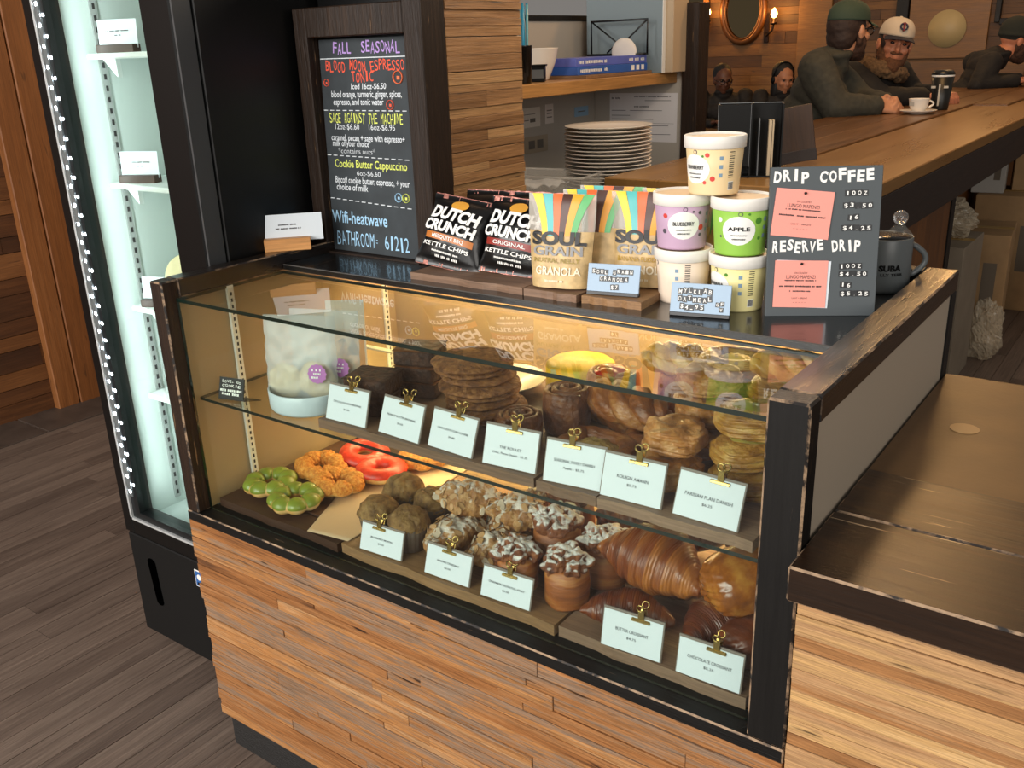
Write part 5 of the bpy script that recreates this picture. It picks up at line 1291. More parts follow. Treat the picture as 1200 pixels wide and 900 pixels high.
clear_bag('clear bag of orange pastries on the top visible fridge shelf', -.355, .40, 1.4765, .12, .13, CRUMB, 1)
clear_bag('clear bag of pale pastries on the middle fridge shelf', -.350, .40, 1.1925, .12, .15, COOKD, 2)
o = B().lathe([(.0005, 0), (.060, 0), (.066, .004), (.066, .028), (.060, .034), (.0005, .034)], 40).obj('wrapped_cake', plain('cream_wrapped_cake', '#dccfa0', .4, var=.15, vs=20)); tag(o, 'round cream coloured cake standing on edge in the fridge above the frame', 'cake', None, (-.350, .345, .8965 + .066), (PI / 2, 0, .45))
bt = thing('juice_bottle', 'small white and orange bottle low in the fridge by the case post', 'bottle', (-.385, .30, .6685), .4)
b = B(); b.lathe([(.024, 0), (.026, .003), (.026, .085), (.016, .105), (.013, .11), (.013, .118)], 28); b.obj('bottle_body', plain('bottle_white', '#d7dfe0', .3), bt)
b = B(); b.lathe([(.0264, .015), (.0264, .055)], 28); b.obj('label_band', plain('orange_label', '#d4632c', .5), bt)
b = B(); b.lathe([(.0145, .112), (.0145, .128), (.0005, .128)], 20); b.obj('bottle_cap', plain('dark_blue_cap', '#26303c', .4), bt)

# ------------------------------------------------------------------ back counter with plates, partition shelf
bc = thing('back_counter', 'low grey counter in the partition niche carrying the stacked plates', 'counter', (0, 0, 0))
b = B(); b.box(-.610, .165, 1.20, 2.0, .962, 1.0, .002); b.obj('counter_top', plain('grey_laminate', '#8f8a82', .5), bc)
b = B(); b.box(-.600, .150, 1.215, 1.99, 0, .9615); b.obj('cabinet_body', BARP, bc)
NP = 18
for i in range(NP):
    o = B().lathe([(.070, 0), (.072, .0022), (.078, .0026), (.112, .0098), (.138, .0150), (.1405, .0168), (.1385, .0178), (.110, .0125), (.076, .0052), (.0005, .0048)], 56).obj('dinner_plate', PLATE) if i == 0 else p0.copy()
    if i == 0: p0 = o
    else: C.objects.link(o)
    ordn = ['bottom', 'second', 'third', 'fourth', 'fifth', 'sixth', 'seventh', 'eighth', 'ninth']
    lab = ('bottom white plate of the tall stack behind the granola' if i == 0 else 'top white plate of the tall stack behind the granola' if i == NP - 1 else ('white plate, %s from the bottom of the tall stack' % ordn[i] if i < 9 else 'white plate, %s from the top of the tall stack' % ordn[NP - 1 - i]))
    tag(o, lab, 'plate', 'tall stack of white dinner plates', (-.006 + .0012 * math.sin(i * 2), 1.70 + .001 * math.cos(i * 3), 1.0005 + i * .0116))
ct = thing('clear_container', 'open clear plastic food container holding white paper, behind the granola pouches', 'container', (-.09, 1.50, 1.0005), .12)
b = B()
for x0, x1, y0, y1 in ((-.14, .14, -.09, -.088), (-.14, .14, .088, .09), (-.14, -.138, -.088, .088), (.138, .14, -.088, .088)): b.box(x0, x1, y0, y1, 0, .082)
b.box(-.138, .138, -.088, .088, 0, .002); b.tube([(-.145, -.095, .082), (.145, -.095, .082), (.145, .095, .082), (-.145, .095, .082)], .004, 6, closed=True)
b.obj('tub', film('clear_tub_plastic', '#d8d4cc', .30, .1), ct)
b = B()
b.surf(lambda u, v: ((u - .5) * .15 - .05, (v - .5) * .14, .045 + .02 * noise.noise(Vector((u * 4, v * 4, 2)))), 20, 20); o = b.obj('paper_wad', plain('white_tissue', '#e6e1d9', .7)); tag(o, 'crumpled white paper inside the clear container', 'paper', None, (-.09, 1.50, 1.005), (0, 0, .12)); o.modifiers.new('t', 'SOLIDIFY').thickness = .002
b = B(); b.box(-.610, -.222, 1.35, 2.619, 1.3025, 1.3445, .002); o = b.obj('wooden_shelf', SHELFW); tag(o, 'oak shelf mounted in the grey partition niche above the plates', 'shelf')
ZSH = 1.345
BLU = plain('blue_box_card', '#2f5aa8', .4, var=.1, vs=10); BLUP = plain('violet_blue_box_card', '#5a66b8', .4, var=.15, vs=10)
def flat_box(label, loc, rz, m, row, icons):
    t = thing('blue_box', label, 'box', loc, rz, 'flat blue boxes on the oak shelf')
    b = B(); b.box(-.10, .10, -.29, .175, 0, .0285, .001); b.obj('carton', m, t)
    k = B(); R = TR(.1006, 0, 0, PI / 2)
    k.text(row, -.275, -.10, .014, .012, M=R, bold=.03)
    for i in range(3): (k.box(.06 + .035 * i, .080 + .035 * i, -.0008, 0, .005, .023, M=R) if icons else k.text('#x', .05 + .04 * i, .08 + .04 * i, .014, .012, M=R))
    k.obj('printed_text', WPR, t)
flat_box('dark blue flat box with three white icons, lower of two on the oak shelf', (-.372, 2.27, ZSH + .012), -.06, BLU, '#comfort', True)
flat_box('violet blue flat box, upper of two on the oak shelf', (-.376, 2.27, ZSH + .041), -.07, BLUP, '#gloves', False)
b = B(); b.box(-.50, -.25, 1.97, 2.455, ZSH, ZSH + .0115, .001); o = b.obj('wooden_tray', BOARDL); tag(o, 'thin wooden tray under the flat blue boxes on the oak shelf', 'tray')
bx = thing('storage_box', 'large blue grey box with beige side standing at the end of the oak shelf', 'box', (-.375, 2.60, ZSH))
b = B(); b.box(-.19, .15, -.012, 0.012, 0, .34, .002); b.obj('front_panel', plain('blue_grey_panel', '#7d8b90', .5), bx)
b = B(); b.box(.1505, .153, -.012, 0.012, 0, .34); b.obj('white_edge', WHITE, bx)
bx.location = (-.362, 2.475, ZSH)
b = B(); b.box(-.185, .185, .0125, .14, 0, .33, .002); b.obj('box_body', plain('beige_box_board', '#b39d80', .6), bx)
rk = thing('filter_rack', 'black wire rack holding a white paper coffee filter above the blue boxes', 'filter holder', (-.375, 2.415, ZSH + .0698), 0)
b = B(); h = .128; r = .0042
b.tube([(-.125, 0, 0), (-.125, 0, h), (.125, 0, h), (.125, 0, 0)], r, 8); b.tube([(-.125, -.03, 0.004), (.125, -.03, .004)], r, 8); b.tube([(-.125, 0.0, .004), (-.125, -.03, .004)], r, 8); b.tube([(.125, 0.0, .004), (.125, -.03, .004)], r, 8)
b.tube([(-.125, 0, h), (0.02, -.005, .03)], r * .8, 8); b.tube([(.125, 0, h), (-.02, -.005, .01)], r * .8, 8); b.tube([(-.05, -.005, .01), (0, -.005, .05)], r * .8, 8)
b.obj('wire_frame', BLACKM, rk)
o = B().ell((0, 0, 0), (.055, .014, .052), n=14, amp=.002, fq=40).obj('coffee_filter', plain('white_filter_paper', '#e8ddd0', .8)); tag(o, 'white paper coffee filter propped in the black wire rack', 'coffee filter', None, (-.335, 2.385, ZSH + .0698 + .012))
o = B().lathe([(.045, 0), (.047, .003), (.052, .012), (.072, .06), (.082, .105), (.0835, .108), (.0805, .107), (.070, .06), (.048, .012), (.0005, .008)], 48).obj('white_bowl', PLATE); tag(o, 'white porcelain bowl standing on the oak shelf left of the blue boxes', 'bowl', None, (-.42, 1.90, ZSH))
sb = thing('straw_cup', 'tall black cup of blue straws at the near end of the oak shelf', 'cup', (-.300, 1.655, ZSH))
b = B(); b.lathe([(.026, 0), (.027, .002), (.031, .115), (.032, .118), (.029, .118), (.025, .004), (.0005, .004)], 28); b.obj('black_cup', BLACKG, sb)
b = B(); r2 = random.Random(4)
for i in range(12):
    a = r2.uniform(0, 6.28); q = r2.uniform(.004, .018); b.tube([(q * math.cos(a), q * math.sin(a), .006), (q * 1.4 * math.cos(a), q * 1.4 * math.sin(a), r2.uniform(.22, .25))], .0045, 8, mi=r2.choice([0, 0, 1]))
b.obj('straws', [plain('blue_straw', '#2a86a8', .3), plain('teal_straw', '#64a9b4', .3)], sb)
o = B().box(-.03, .03, -.025, .025, 0, .05, .002).box(-.035, .035, -.03, .03, .05, .056, .001).box(-.026, .026, -.0262, -.0252, .012, .04, mi=1).obj('black_box', [BLACK, plain('silver_fittings', '#8a8d8d', .3, metal=.8)]); tag(o, 'small black box between the straw cup and the white bowl', 'box', None, (-.33, 1.775, ZSH), (0, 0, .5))
# papers and outlets on the partition
pp = thing('notice', 'printed white notice pinned on the grey partition behind the plates', 'notice', (-.376, 2.6185, 1.066), 0)
b = B(); b.box(-.158, .158, 0, .0012, 0, .196); b.obj('paper_sheet', plain('notice_paper', '#e4e1e2', .5), pp)
k = B(); R = TR(0, -.0004, 0)
k.text('#cc', -.148, -.10, .176, .008, M=R, bold=.02); k.text('#ci', -.04, .13, .182, .005, M=R); k.text('#fl', -.04, .03, .142, .006, M=R, bold=.02)
for i, (x0, x1, z) in enumerate(((.01, .13, .165), (-.148, -.08, .125), (-.06, .09, .125), (-.148, -.06, .105), (-.148, .05, .09), (.01, .12, .065), (-.14, .13, .03))): k.box(x0, x1, -.0006, 0, z, z + .0022, M=R)
k.box(.0, .145, -.0006, 0, .0745, .0755, M=R); k.box(.0, .0012, -.0006, 0, .02, .0755, M=R)
k.obj('printed_text', plain('grey_print', '#6a6a6c', .6), pp)
def wall_plate(nm, label, y0, y1, z0, z1, m, marks, cat):
    t = thing(nm, label, cat, (-.6105, (y0 + y1) / 2, (z0 + z1) / 2)); hw, hh = (y1 - y0) / 2, (z1 - z0) / 2
    b = B(); b.box(0, .002, -hw, hw, -hh, hh, .0005); b.obj('plate', m, t)
    k = B()
    for a, e, c, d in marks: k.box(.002, .0026, a * hw, e * hw, c * hh, d * hh)
    k.obj('markings', plain(nm + '_marks', '#6b655d', .6), t)
wall_plate('paper_notice', 'white paper with drawing on the left partition wall, nearest the cabinet', 2.02, 2.20, 1.16, 1.235, plain('paper_a', '#ddd6cb', .6), [(-.6, .6, .3, .36), (-.5, .1, -.3, -.22), (.2, .6, -.5, -.1)], 'notice')
wall_plate('paper_tag', 'white rounded paper tag on the left partition wall beside the drawing', 2.235, 2.295, 1.165, 1.24, plain('paper_b', '#e3dad2', .6), [(-.6, .6, .3, .4), (-.6, .6, 0, .1), (-.6, .6, -.4, -.3)], 'tag')
wall_plate('wall_outlet', 'tan wall outlet plate on the left partition wall below the papers', 2.08, 2.25, 1.06, 1.125, plain('outlet_tan', '#a89a84', .5), [(-.6, -.1, -.5, .5), (.1, .6, -.5, .5)], 'outlet')
wall_plate('blue_note', 'small blue sticky note in the partition corner above the plates', 2.455, 2.565, 1.175, 1.215, plain('note_blue', '#8fb4d2', .6), [(-.5, .5, -.1, .1)], 'note')

# ------------------------------------------------------------------ the long bar
br = thing('long_bar', 'long dark wooden bar with two level top running to the far end of the room', 'bar', (0, 0, 0))
b = B()
for i, (x0, x1) in enumerate(((.12, .265), (.267, .41), (.412, .555))): b.box(x0, x1, 2.02, 4.40, 1.072, 1.108, .003, t=.2 + .3 * i)
for i, (x0, x1) in enumerate(((.12, .265), (.267, .41), (.412, .555), (.557, .72))): b.box(x0, x1, 4.402, 7.3, 1.072, 1.108, .003, t=.3 + .2 * i)
b.obj('guest_top', BARW, br)
b = B(); b.box(.557, .905, 1.36, 4.401, 1.062, 1.100, .003); b.box(.722, .905, 4.401, 7.3, 1.062, 1.100, .003); b.box(.18, .5565, 1.36, 2.019, 1.062, 1.100, .003); b.obj('smooth_top', BARS, br)
b = B(); b.box(.872, .905, 1.36, 7.3, .93, 1.0615, .002); b.box(.18, .872, 1.36, 1.39, .93, 1.0615, .002); b.obj('fascia', BARF, br)
b = B(); b.box(.835, .862, 1.37, 2.60, 0, .9295); b.box(.835, .867, 2.601, 2.66, 0, .9295, mi=1); b.box(.50, .53, 1.37, 7.25, 0, 1.06); b.box(.53, .835, 1.37, 1.40, 0, .93); b.box(.835, .867, 5.2, 5.26, 0, .9295, mi=1); b.obj('bar_body', [BARP, BLACKWZ], br)
# menu stand and board leaning on the bar
ms = thing('menu_stand', 'black menu stand with pale menus standing on the near end of the bar', 'menu holder', (.545, 1.52, 1.1005), math.radians(24))
b = B(); w = .16; hh = .192
b.box(-.085, .085, .03, .034, 0, hh); b.box(-.085, -.081, -.03, .03, 0, hh); b.box(.000, .004, -.03, .03, 0, hh); b.box(.081, .085, -.03, .03, 0, hh); b.box(-.081, .081, -.03, .03, 0, .004); b.box(-.081, .0, -.030, -.027, .03, hh)
b.obj('black_case', BLACK, ms)
b = B(); b.box(-.086, .086, .0275, .0295, hh + .0002, hh + .002); b.box(-.0865, -.0852, -.03, .03, 0.01, hh); b.box(-.001, .0, -.0315, -.0302, .03, hh); b.obj('clear_edges', plain('grey_acrylic_edge', '#6c7073', .25), ms)
b = B(); b.box(.048, .056, -.022, .020, .0045, hh * .78); b.box(.0575, .062, -.022, .020, .0045, hh * .78); b.box(.022, .025, -.02, .02, .0045, hh * .8, mi=1); b.obj('menus', [plain('tan_menu', '#a8967a', .6), plain('grey_menu', '#585a5c', .5)], ms)
lb = thing('table_sign', 'dark brown wooden panel leaning backwards beside the black menu stand', 'wooden sign', (.610, 1.80, 1.1095), math.radians(27), None, rx=0.0, ry=-.16)
b = B(); b.box(-.085, .03, 0, .018, 0, .16, .002, mi=0); b.box(-.086, .031, -.001, .019, .0, .034, .001, mi=1); b.obj('wood_panel', [wood('leaning_panel_wood', [(0, '#2a180b'), (.5, '#4a2e14'), (1, '#6a451f')], grain=(30, 30, 4), rough=.5), BARF], lb)
lb.location.z = 1.113
# cup, saucer, travel cup
sx, sy, szz = .462, 3.70, 1.1085
o = B().lathe([(.035, 0), (.037, .002), (.055, .007), (.080, .016), (.081, .0175), (.078, .018), (.052, .0105), (.0005, .006)], 40).obj('saucer', PLATE); tag(o, 'white saucer under the coffee cup on the far bar', 'saucer', None, (sx, sy, szz))
cc = thing('coffee_cup', 'white porcelain coffee cup on its saucer on the far bar', 'coffee cup', (sx, sy, szz + .0112), math.radians(-20))
b = B(); b.lathe([(.026, 0), (.028, .002), (.038, .02), (.045, .055), (.0455, .0565), (.043, .056), (.034, .02), (.0005, .008)], 40); b.obj('cup_body', PLATE, cc)
b = B(); b.tube([(.042 + .024 * math.sin(PI * i / 10), 0, .048 - .032 * i / 10) for i in range(11)], .0045, 8, M=rotz(math.radians(55))); b.obj('handle', PLATE, cc)
b = B(); b.box(-.020, .004, -.0425, -.0415, .026, .042); b.obj('printed_mark', plain('grey_cup_print', '#a8a49c', .5), cc).location = (0, -.001, 0)
tc = thing('travel_cup', 'tall black takeaway cup with lid behind the white coffee cup', 'takeaway cup', (.492, 3.98, szz))
b = B(); b.lathe([(.036, 0), (.037, .003), (.050, .150)], 36); b.obj('paper_body', plain('black_paper_cup', '#15140f', .4), tc)
b = B(); b.lathe([(.0505, .1505), (.0515, .157), (.0485, .159)], 36, mi=1); b.lathe([(.0515, .1595), (.0515, .166), (.047, .172), (.040, .180), (.0005, .180)], 36); b.obj('lid', [plain('black_cup_lid', '#141312', .35), WHITE], tc)
b = B(); b.box(-.004, .004, -.0475, -.0465, .02, .12); b.box(-.038, -.018, -.046, -.041, .100, .110); b.box(.018, .038, -.046, -.041, .100, .110); b.obj('printed_mark', plain('pale_cup_print', '#b9b1a0', .5), tc)

# ------------------------------------------------------------------ boxes and bags stored under the bar
TANT = plain('tan_tape', '#b7934f', .35); FADE = plain('faded_box_print', '#6f6252', .7)
CBX = plain('cardboard', '#a9865c', .7, var=.12, vs=12); CBG = plain('grey_cardboard', '#8d7f6c', .7, var=.1, vs=8)
def carton(label, loc, rz, w, d, h, m, txt=None, tape=True, opened=False):
    t = thing('cardboard_box', label, 'box', loc, rz, 'boxes stored under the bar')
    b = B(); b.box(-w / 2, w / 2, -d / 2, d / 2, 0, h, .002, mi=0)
    b.obj('carton', m, t)
    if tape: B().box(-w / 2, w / 2, -.025, .025, h, h + .0006).obj('packing_tape', TANT, t)
    B().box(w * .15, w * .35, -d / 2 - .0008, -d / 2, h * .35, h * .75).obj('printed_panel', FADE, t)
carton('tall cardboard box under the bar, nearest the pastry case', (.72, 4.12, 0), .10, .30, .42, .54, CBX)
carton('cardboard box under the bar behind the tall near one, wider and higher', (.76, 4.85, 0), .06, .36, .42, .62, CBX)
carton('cardboard box on the floor close behind the dark bar post', (.70, 3.35, 0), .0, .26, .40, .62, CBG)
carton('small grey white carton on top of the wide box under the bar', (.62, 4.80, .6215), .1, .16, .2, .20, plain('white_carton', '#b8b4ac', .6))
carton('upright brown carton holding dark utensils under the bar', (.80, 4.95, .6215), .2, .18, .18, .22, CBX, tape=False)
BAGC = film('crinkled_clear_bag', '#d8c9ae', .5, .18)
def crumple(label, loc, r, seed, rz=0.0):
    b = B()
    def fn(u, v):
        th = PI * u; ph = 2 * PI * v; d = Vector((math.sin(th) * math.cos(ph), math.sin(th) * math.sin(ph), math.cos(th)))
        q = 1 + .28 * noise.noise(d * 2.2 + Vector((seed, 0, 0))) + .16 * abs(noise.noise(d * 6 + Vector((0, seed, 0)))) + .08 * noise.noise(d * 15)
        p = Vector((d.x * r[0], d.y * r[1], d.z * r[2])) * q; p.z = max(p.z, -r[2] * .8); return p + Vector((0, 0, r[2] * .8))
    b.surf(fn, 44, 66, cv=True, sm=False); o = b.obj('plastic_bag', BAGC); tag(o, label, 'plastic bag', 'crinkled plastic bags under the bar', loc, (0, 0, rz)); return o
crumple('crinkled clear plastic bag heaped on the box beside the dark bar post', (.70, 3.40, .622), (.11, .13, .085), 1)
crumple('crinkled clear plastic bag on the floor in front of the tall box', (.86, 3.72, 0), (.075, .09, .14), 2)
crumple('crinkled clear plastic bag on the floor at the right edge of the photo', (1.07, 4.35, 0), (.09, .12, .22), 3)

# ------------------------------------------------------------------ far wall: mirrors, sconces, disc
GILT = plain('gilt_mirror_frame', '#5c3818', .35, metal=.5); MIR = plain('mirror_glass', '#8a7a5c', .05, metal=1.0)
def oval(nm, label, cx, cz, rx, rz_, fr, mat):
    t = thing(nm, label, 'mirror', (cx, 7.955, cz), 0, 'mirrors on the far wall')
    b = B(); b.tube([(rx * math.cos(a), 0, rz_ * math.sin(a)) for a in [2 * PI * i / 48 for i in range(48)]], fr, 10, closed=True); b.tube([((rx - fr) * math.cos(a), -.014, (rz_ - fr) * math.sin(a)) for a in [2 * PI * i / 48 for i in range(48)]], fr * .35, 8, closed=True)
    b.obj('mirror_frame', mat, t)
    b = B(); pts = [((rx - fr * .5) * math.cos(a), (rz_ - fr * .5) * math.sin(a)) for a in [2 * PI * i / 48 for i in range(48)]]; b.poly(pts, .01, M=TR(0, .002, 0)); b.obj('mirror_glass', MIR, t)
oval('oval_mirror', 'oval gilt framed mirror on the far plank wall left of the lamp', -2.195, 1.72, .205, .285, .030, GILT)
oval('oval_mirror', 'large oval wood framed mirror on the far wall, half hidden by the partition', -2.90, 1.72, .34, .50, .022, plain('wood_mirror_frame', '#8a5522', .4))
def sconce(label, x, z):
    t = thing('wall_sconce', label, 'wall lamp', (x, 7.975, z), 0, 'wall lamps on the far wall')
    b = B(); b.box(-.022, .022, -.012, .006, -.16, .10, .004); b.tube([(0, -.012, -.08), (.03, -.08, -.10), (.085, -.10, -.06), (.10, -.10, -.01)], .010, 8); b.lathe([(.012, -.01), (.028, 0), (.030, .012), (.016, .016), (.016, .05)], 16, M=TR(.10, -.10, 0)); b.obj('sconce_arm', plain('dark_bronze', '#2a1a12', .4, metal=.6), t)
    b = B(); b.lathe([(.0005, .05), (.022, .06), (.030, .085), (.022, .115), (.0005, .14)], 16, M=TR(.10, -.10, 0)); b.obj('bulb', emis('warm_bulb', '#ffb050', 30), t)
    point('sconce_light', (x + .10, 7.80, z + .10), 4.5, (1, .50, .14), .04)
sconce('lit candle style wall lamp between the oval mirror and the seated person', -1.96, 1.585)
sconce('lit wall lamp just above the top of the grey partition end', -2.62, 1.63)
o = B().lathe([(.0005, 0), (.145, 0), (.150, .006), (.150, .012), (.0005, .014)], 48).obj('wall_disc', plain('pale_round_disc', '#a8966c', .5)); tag(o, 'plain pale round disc hanging on the light wood panel of the far wall', 'wall disc', None, (-.375, 7.957, 1.485), (PI / 2, 0, 0))

# ------------------------------------------------------------------ people
SKIN = plain('fair_skin', '#c28a68', .5, var=.08, vs=30, sss=.1); SKINR = plain('ruddy_skin', '#bd7a5a', .5, var=.08, vs=30, sss=.1); SKIND = plain('dark_skin', '#5a3524', .5, sss=.1); SKINT = plain('tan_skin', '#a56f50', .5, sss=.1)
EYEM = plain('dark_eye', '#1c130e', .2)
def remesh(b, name, mat, parent, vox, smooth=4, wr=0.0, fq=30, sd=0):
    me = b.mesh(name); o = bpy.data.objects.new(name, me); C.objects.link(o)
    m = o.modifiers.new('r', 'REMESH'); m.mode = 'VOXEL'; m.voxel_size = vox; m.use_smooth_shade = True
    s = o.modifiers.new('s', 'SMOOTH'); s.factor = .5; s.iterations = smooth
    dg = bpy.context.evaluated_depsgraph_get(); dg.update()
    me2 = bpy.data.meshes.new_from_object(o.evaluated_get(dg)); bpy.data.objects.remove(o)
    if wr:
        ns = [v.normal.copy() for v in me2.vertices]
        for v, n in zip(me2.vertices, ns): v.co += n * wr * (noise.noise(v.co * fq + Vector((sd, 0, 0))) + .6 * abs(noise.noise(Vector((v.co.x, v.co.y, v.co.z * 2.2)) * fq * 1.7)))
    me2.materials.clear(); me2.materials.append(mat); me2.name = name
    for p in me2.polygons: p.use_smooth = True; p.material_index = 0
    r = bpy.data.objects.new(name, me2); C.objects.link(r); r.parent = parent
    return r
def limb(b, pts, rs, n=16, steps=6):
    P = []; Rr = []
    for i in range(len(pts) - 1):
        for k in range(steps):
            f = k / steps; P.append(Vector(pts[i]).lerp(Vector(pts[i + 1]), f)); Rr.append(rs[i] + (rs[i + 1] - rs[i]) * f)
    P.append(Vector(pts[-1])); Rr.append(rs[-1])
    b.tube(P, Rr, n)
    for p, r in zip(pts, rs): b.ell(p, (r, r, r), n=8)
def head_frame(c, yaw, pitch=0.0, roll=0.0):
    # +x of the head looks where the face looks
    return Matrix.Translation(c) @ Matrix.Rotation(yaw, 4, 'Z') @ Matrix.Rotation(-pitch, 4, 'Y') @ Matrix.Rotation(roll, 4, 'X')
def add_head(b, H, s=1.0):
    b.M = H
    e = lambda c, r, **k: b.ell([q * s for q in c], [q * s for q in r], **k)
    e((-.012, 0, .035), (.098, .076, .090), n=14); e((.022, 0, -.030), (.068, .060, .080), n=14); e((.050, 0, -.082), (.034, .034, .028), n=10)
    e((.076, 0, .030), (.018, .056, .013), n=10); e((.098, 0, -.018), (.017, .013, .018), n=10); e((.088, 0, .008), (.014, .010, .030), n=10)
    for q in (-1, 1):
        e((.060, q * .038, -.020), (.026, .024, .022), n=10); e((.000, q * .078, -.006), (.020, .008, .032), n=10); e((-.006, q * .084, .004), (.014, .007, .024), n=8)
    e((.084, 0, -.046), (.012, .025, .006), n=10); e((.082, 0, -.058), (.012, .021, .007), n=10)
    b.M = Matrix()
def hand(b, wrist, d, palm_n, curl=.5, s=1.0, side=1):
    """palm plus four separate bent fingers and a thumb from the side of the palm"""
    d = Vector(d).normalized(); n = Vector(palm_n); n = (n - d * n.dot(d)).normalized(); t = d.cross(n) * side; w = Vector(wrist)
    for k in range(4): limb(b, [w + t * (.012 * (k - 1.5)) * s * .8, w + d * .085 * s + t * .021 * (k - 1.5) * s], [.017 * s, .0125 * s], 10, 4)
    for k, L in enumerate((.070, .082, .077, .060)):
        p0 = w + d * .085 * s + t * .021 * (k - 1.5) * s; a = curl
        p1 = p0 + (d * math.cos(a) + n * math.sin(a)) * L * .45 * s; p2 = p1 + (d * math.cos(2 * a) + n * math.sin(2 * a)) * L * .32 * s; p3 = p2 + (d * math.cos(2.7 * a) + n * math.sin(2.7 * a)) * L * .25 * s
        limb(b, [p0, p1, p2, p3], [.0105 * s, .0095 * s, .0088 * s, .0075 * s], 10, 3)
    q0 = w + d * .028 * s - t * .026 * s; q1 = q0 + (d * .6 - t * .8).normalized() * .035 * s + n * .008; q2 = q1 + (d * .9 - t * .2).normalized() * .032 * s + n * .010; limb(b, [q0, q1, q2], [.014 * s, .0115 * s, .0085 * s], 10, 3)
def torso(b, hip, chest, neck, sl, sr, k=1.0):
    hip, chest, neck, sl, sr = map(Vector, (hip, chest, neck, sl, sr)); ax = (sl - sr).normalized(); up = (chest - hip).normalized(); fw = ax.cross(up)
    R = Matrix((ax, fw, up)).transposed().to_4x4()
    for f, w, d in ((0, .17, .125), (.25, .165, .12), (.5, .165, .12), (.75, .18, .125), (1.0, .19, .12)):
        c = hip.lerp(chest, f); b.ell((0, 0, 0), (w * k, d * k, .11), M=Matrix.Translation(c) @ R, n=12)
    m = (sl + sr) / 2; b.ell((0, 0, 0), ((sl - sr).length / 2 * .95, .095 * k, .075 * k), M=Matrix.Translation(m.lerp(chest, .25)) @ R, n=12)
    limb(b, [m, neck], [.085 * k, .062 * k], 14, 4)
def person(name_label, J, H, skin, jacket, trousers, vox=.006, hands=True, coat=1.0, foot=None):
    """J: joints in world space; H: head matrix"""
    t = thing('person', name_label, 'person', tuple(J['hip']), 0)
    inv = Matrix.Translation(-Vector(J['hip']))
    def out(b, nm, m, vx, sm, wr=0, fq=30, sd=0):
        b.V = [inv @ v for v in b.V]; return remesh(b, nm, m, t, vx, sm, wr, fq, sd)
    b = B(); add_head(b, H)
    hc = H @ Vector((-.02, 0, -.06)); limb(b, [J['neck'], hc], [.060, .055], 14, 4)
    torso(b, J['hip'], J['chest'], J['neck'], J['sl'], J['sr'], .82)
    for s in 'lr':
        limb(b, [J['s' + s], J['e' + s], J['w' + s]], [.045, .036, .026])
        hand(b, J['w' + s], J.get('hd' + s, Vector(J['w' + s]) - Vector(J['e' + s])), J.get('hn' + s, (0, 0, -1)), J.get('curl', .6), 1.0, 1 if s == 'l' else -1)
    for s in 'lr': limb(b, [J['h' + s], J['k' + s], J['a' + s]], [.075, .052, .036]); limb(b, [J['a' + s], Vector(J['a' + s]) + Vector(J['toe']) * .17 + Vector((0, 0, -.03))], [.038, .030])
    out(b, 'body', skin, vox, 3)
    b = B(); torso(b, J['hip'], J['chest'], Vector(J['neck']) + Vector((0, 0, -.035)), J['sl'], J['sr'], 1.02 * coat)
    for s in 'lr':
        w = Vector(J['e' + s]).lerp(Vector(J['w' + s]), .93); limb(b, [J['s' + s], J['e' + s], w], [.076 * coat, .060 * coat, .043 * coat])
    nk = Vector(J['neck']); limb(b, [Vector(J['chest']) + Vector((0, 0, .10)), nk + Vector((0, 0, -.01))], [.09, .074], 14, 4); b.tube([nk + Vector((.070 * math.cos(a), .070 * math.sin(a), .004 + .012 * math.cos(a))) for a in [2 * PI * i / 20 for i in range(20)]], .017, 8, closed=True)
    out(b, 'jacket', jacket, .008, 3, .006, 16, 3)
    b = B()
    for s in 'lr': limb(b, [J['h' + s], J['k' + s], Vector(J['k' + s]).lerp(Vector(J['a' + s]), .9)], [.095, .068, .055])
    b.ell(J['hip'], (.17, .15, .12), n=12); out(b, 'trousers', trousers, .012, 3, .004, 16, 5)
    b = B()
    for s in 'lr': a = Vector(J['a' + s]); limb(b, [a + Vector((0, 0, -.01)), a + Vector(J['toe']) * .10 + Vector((0, 0, -.035)), a + Vector(J['toe']) * .19 + Vector((0, 0, -.045))], [.050, .044, .036])
    out(b, 'shoes', BLACK, .010, 2)
    return t, inv
def part(b, nm, m, t, inv, vox=None, sm=2, wr=0, fq=30):
    b.V = [inv @ v for v in b.V]
    return remesh(b, nm, m, t, vox, sm, wr, fq) if vox else b.obj(nm, m, t)
def hbuild(H): return B(H)
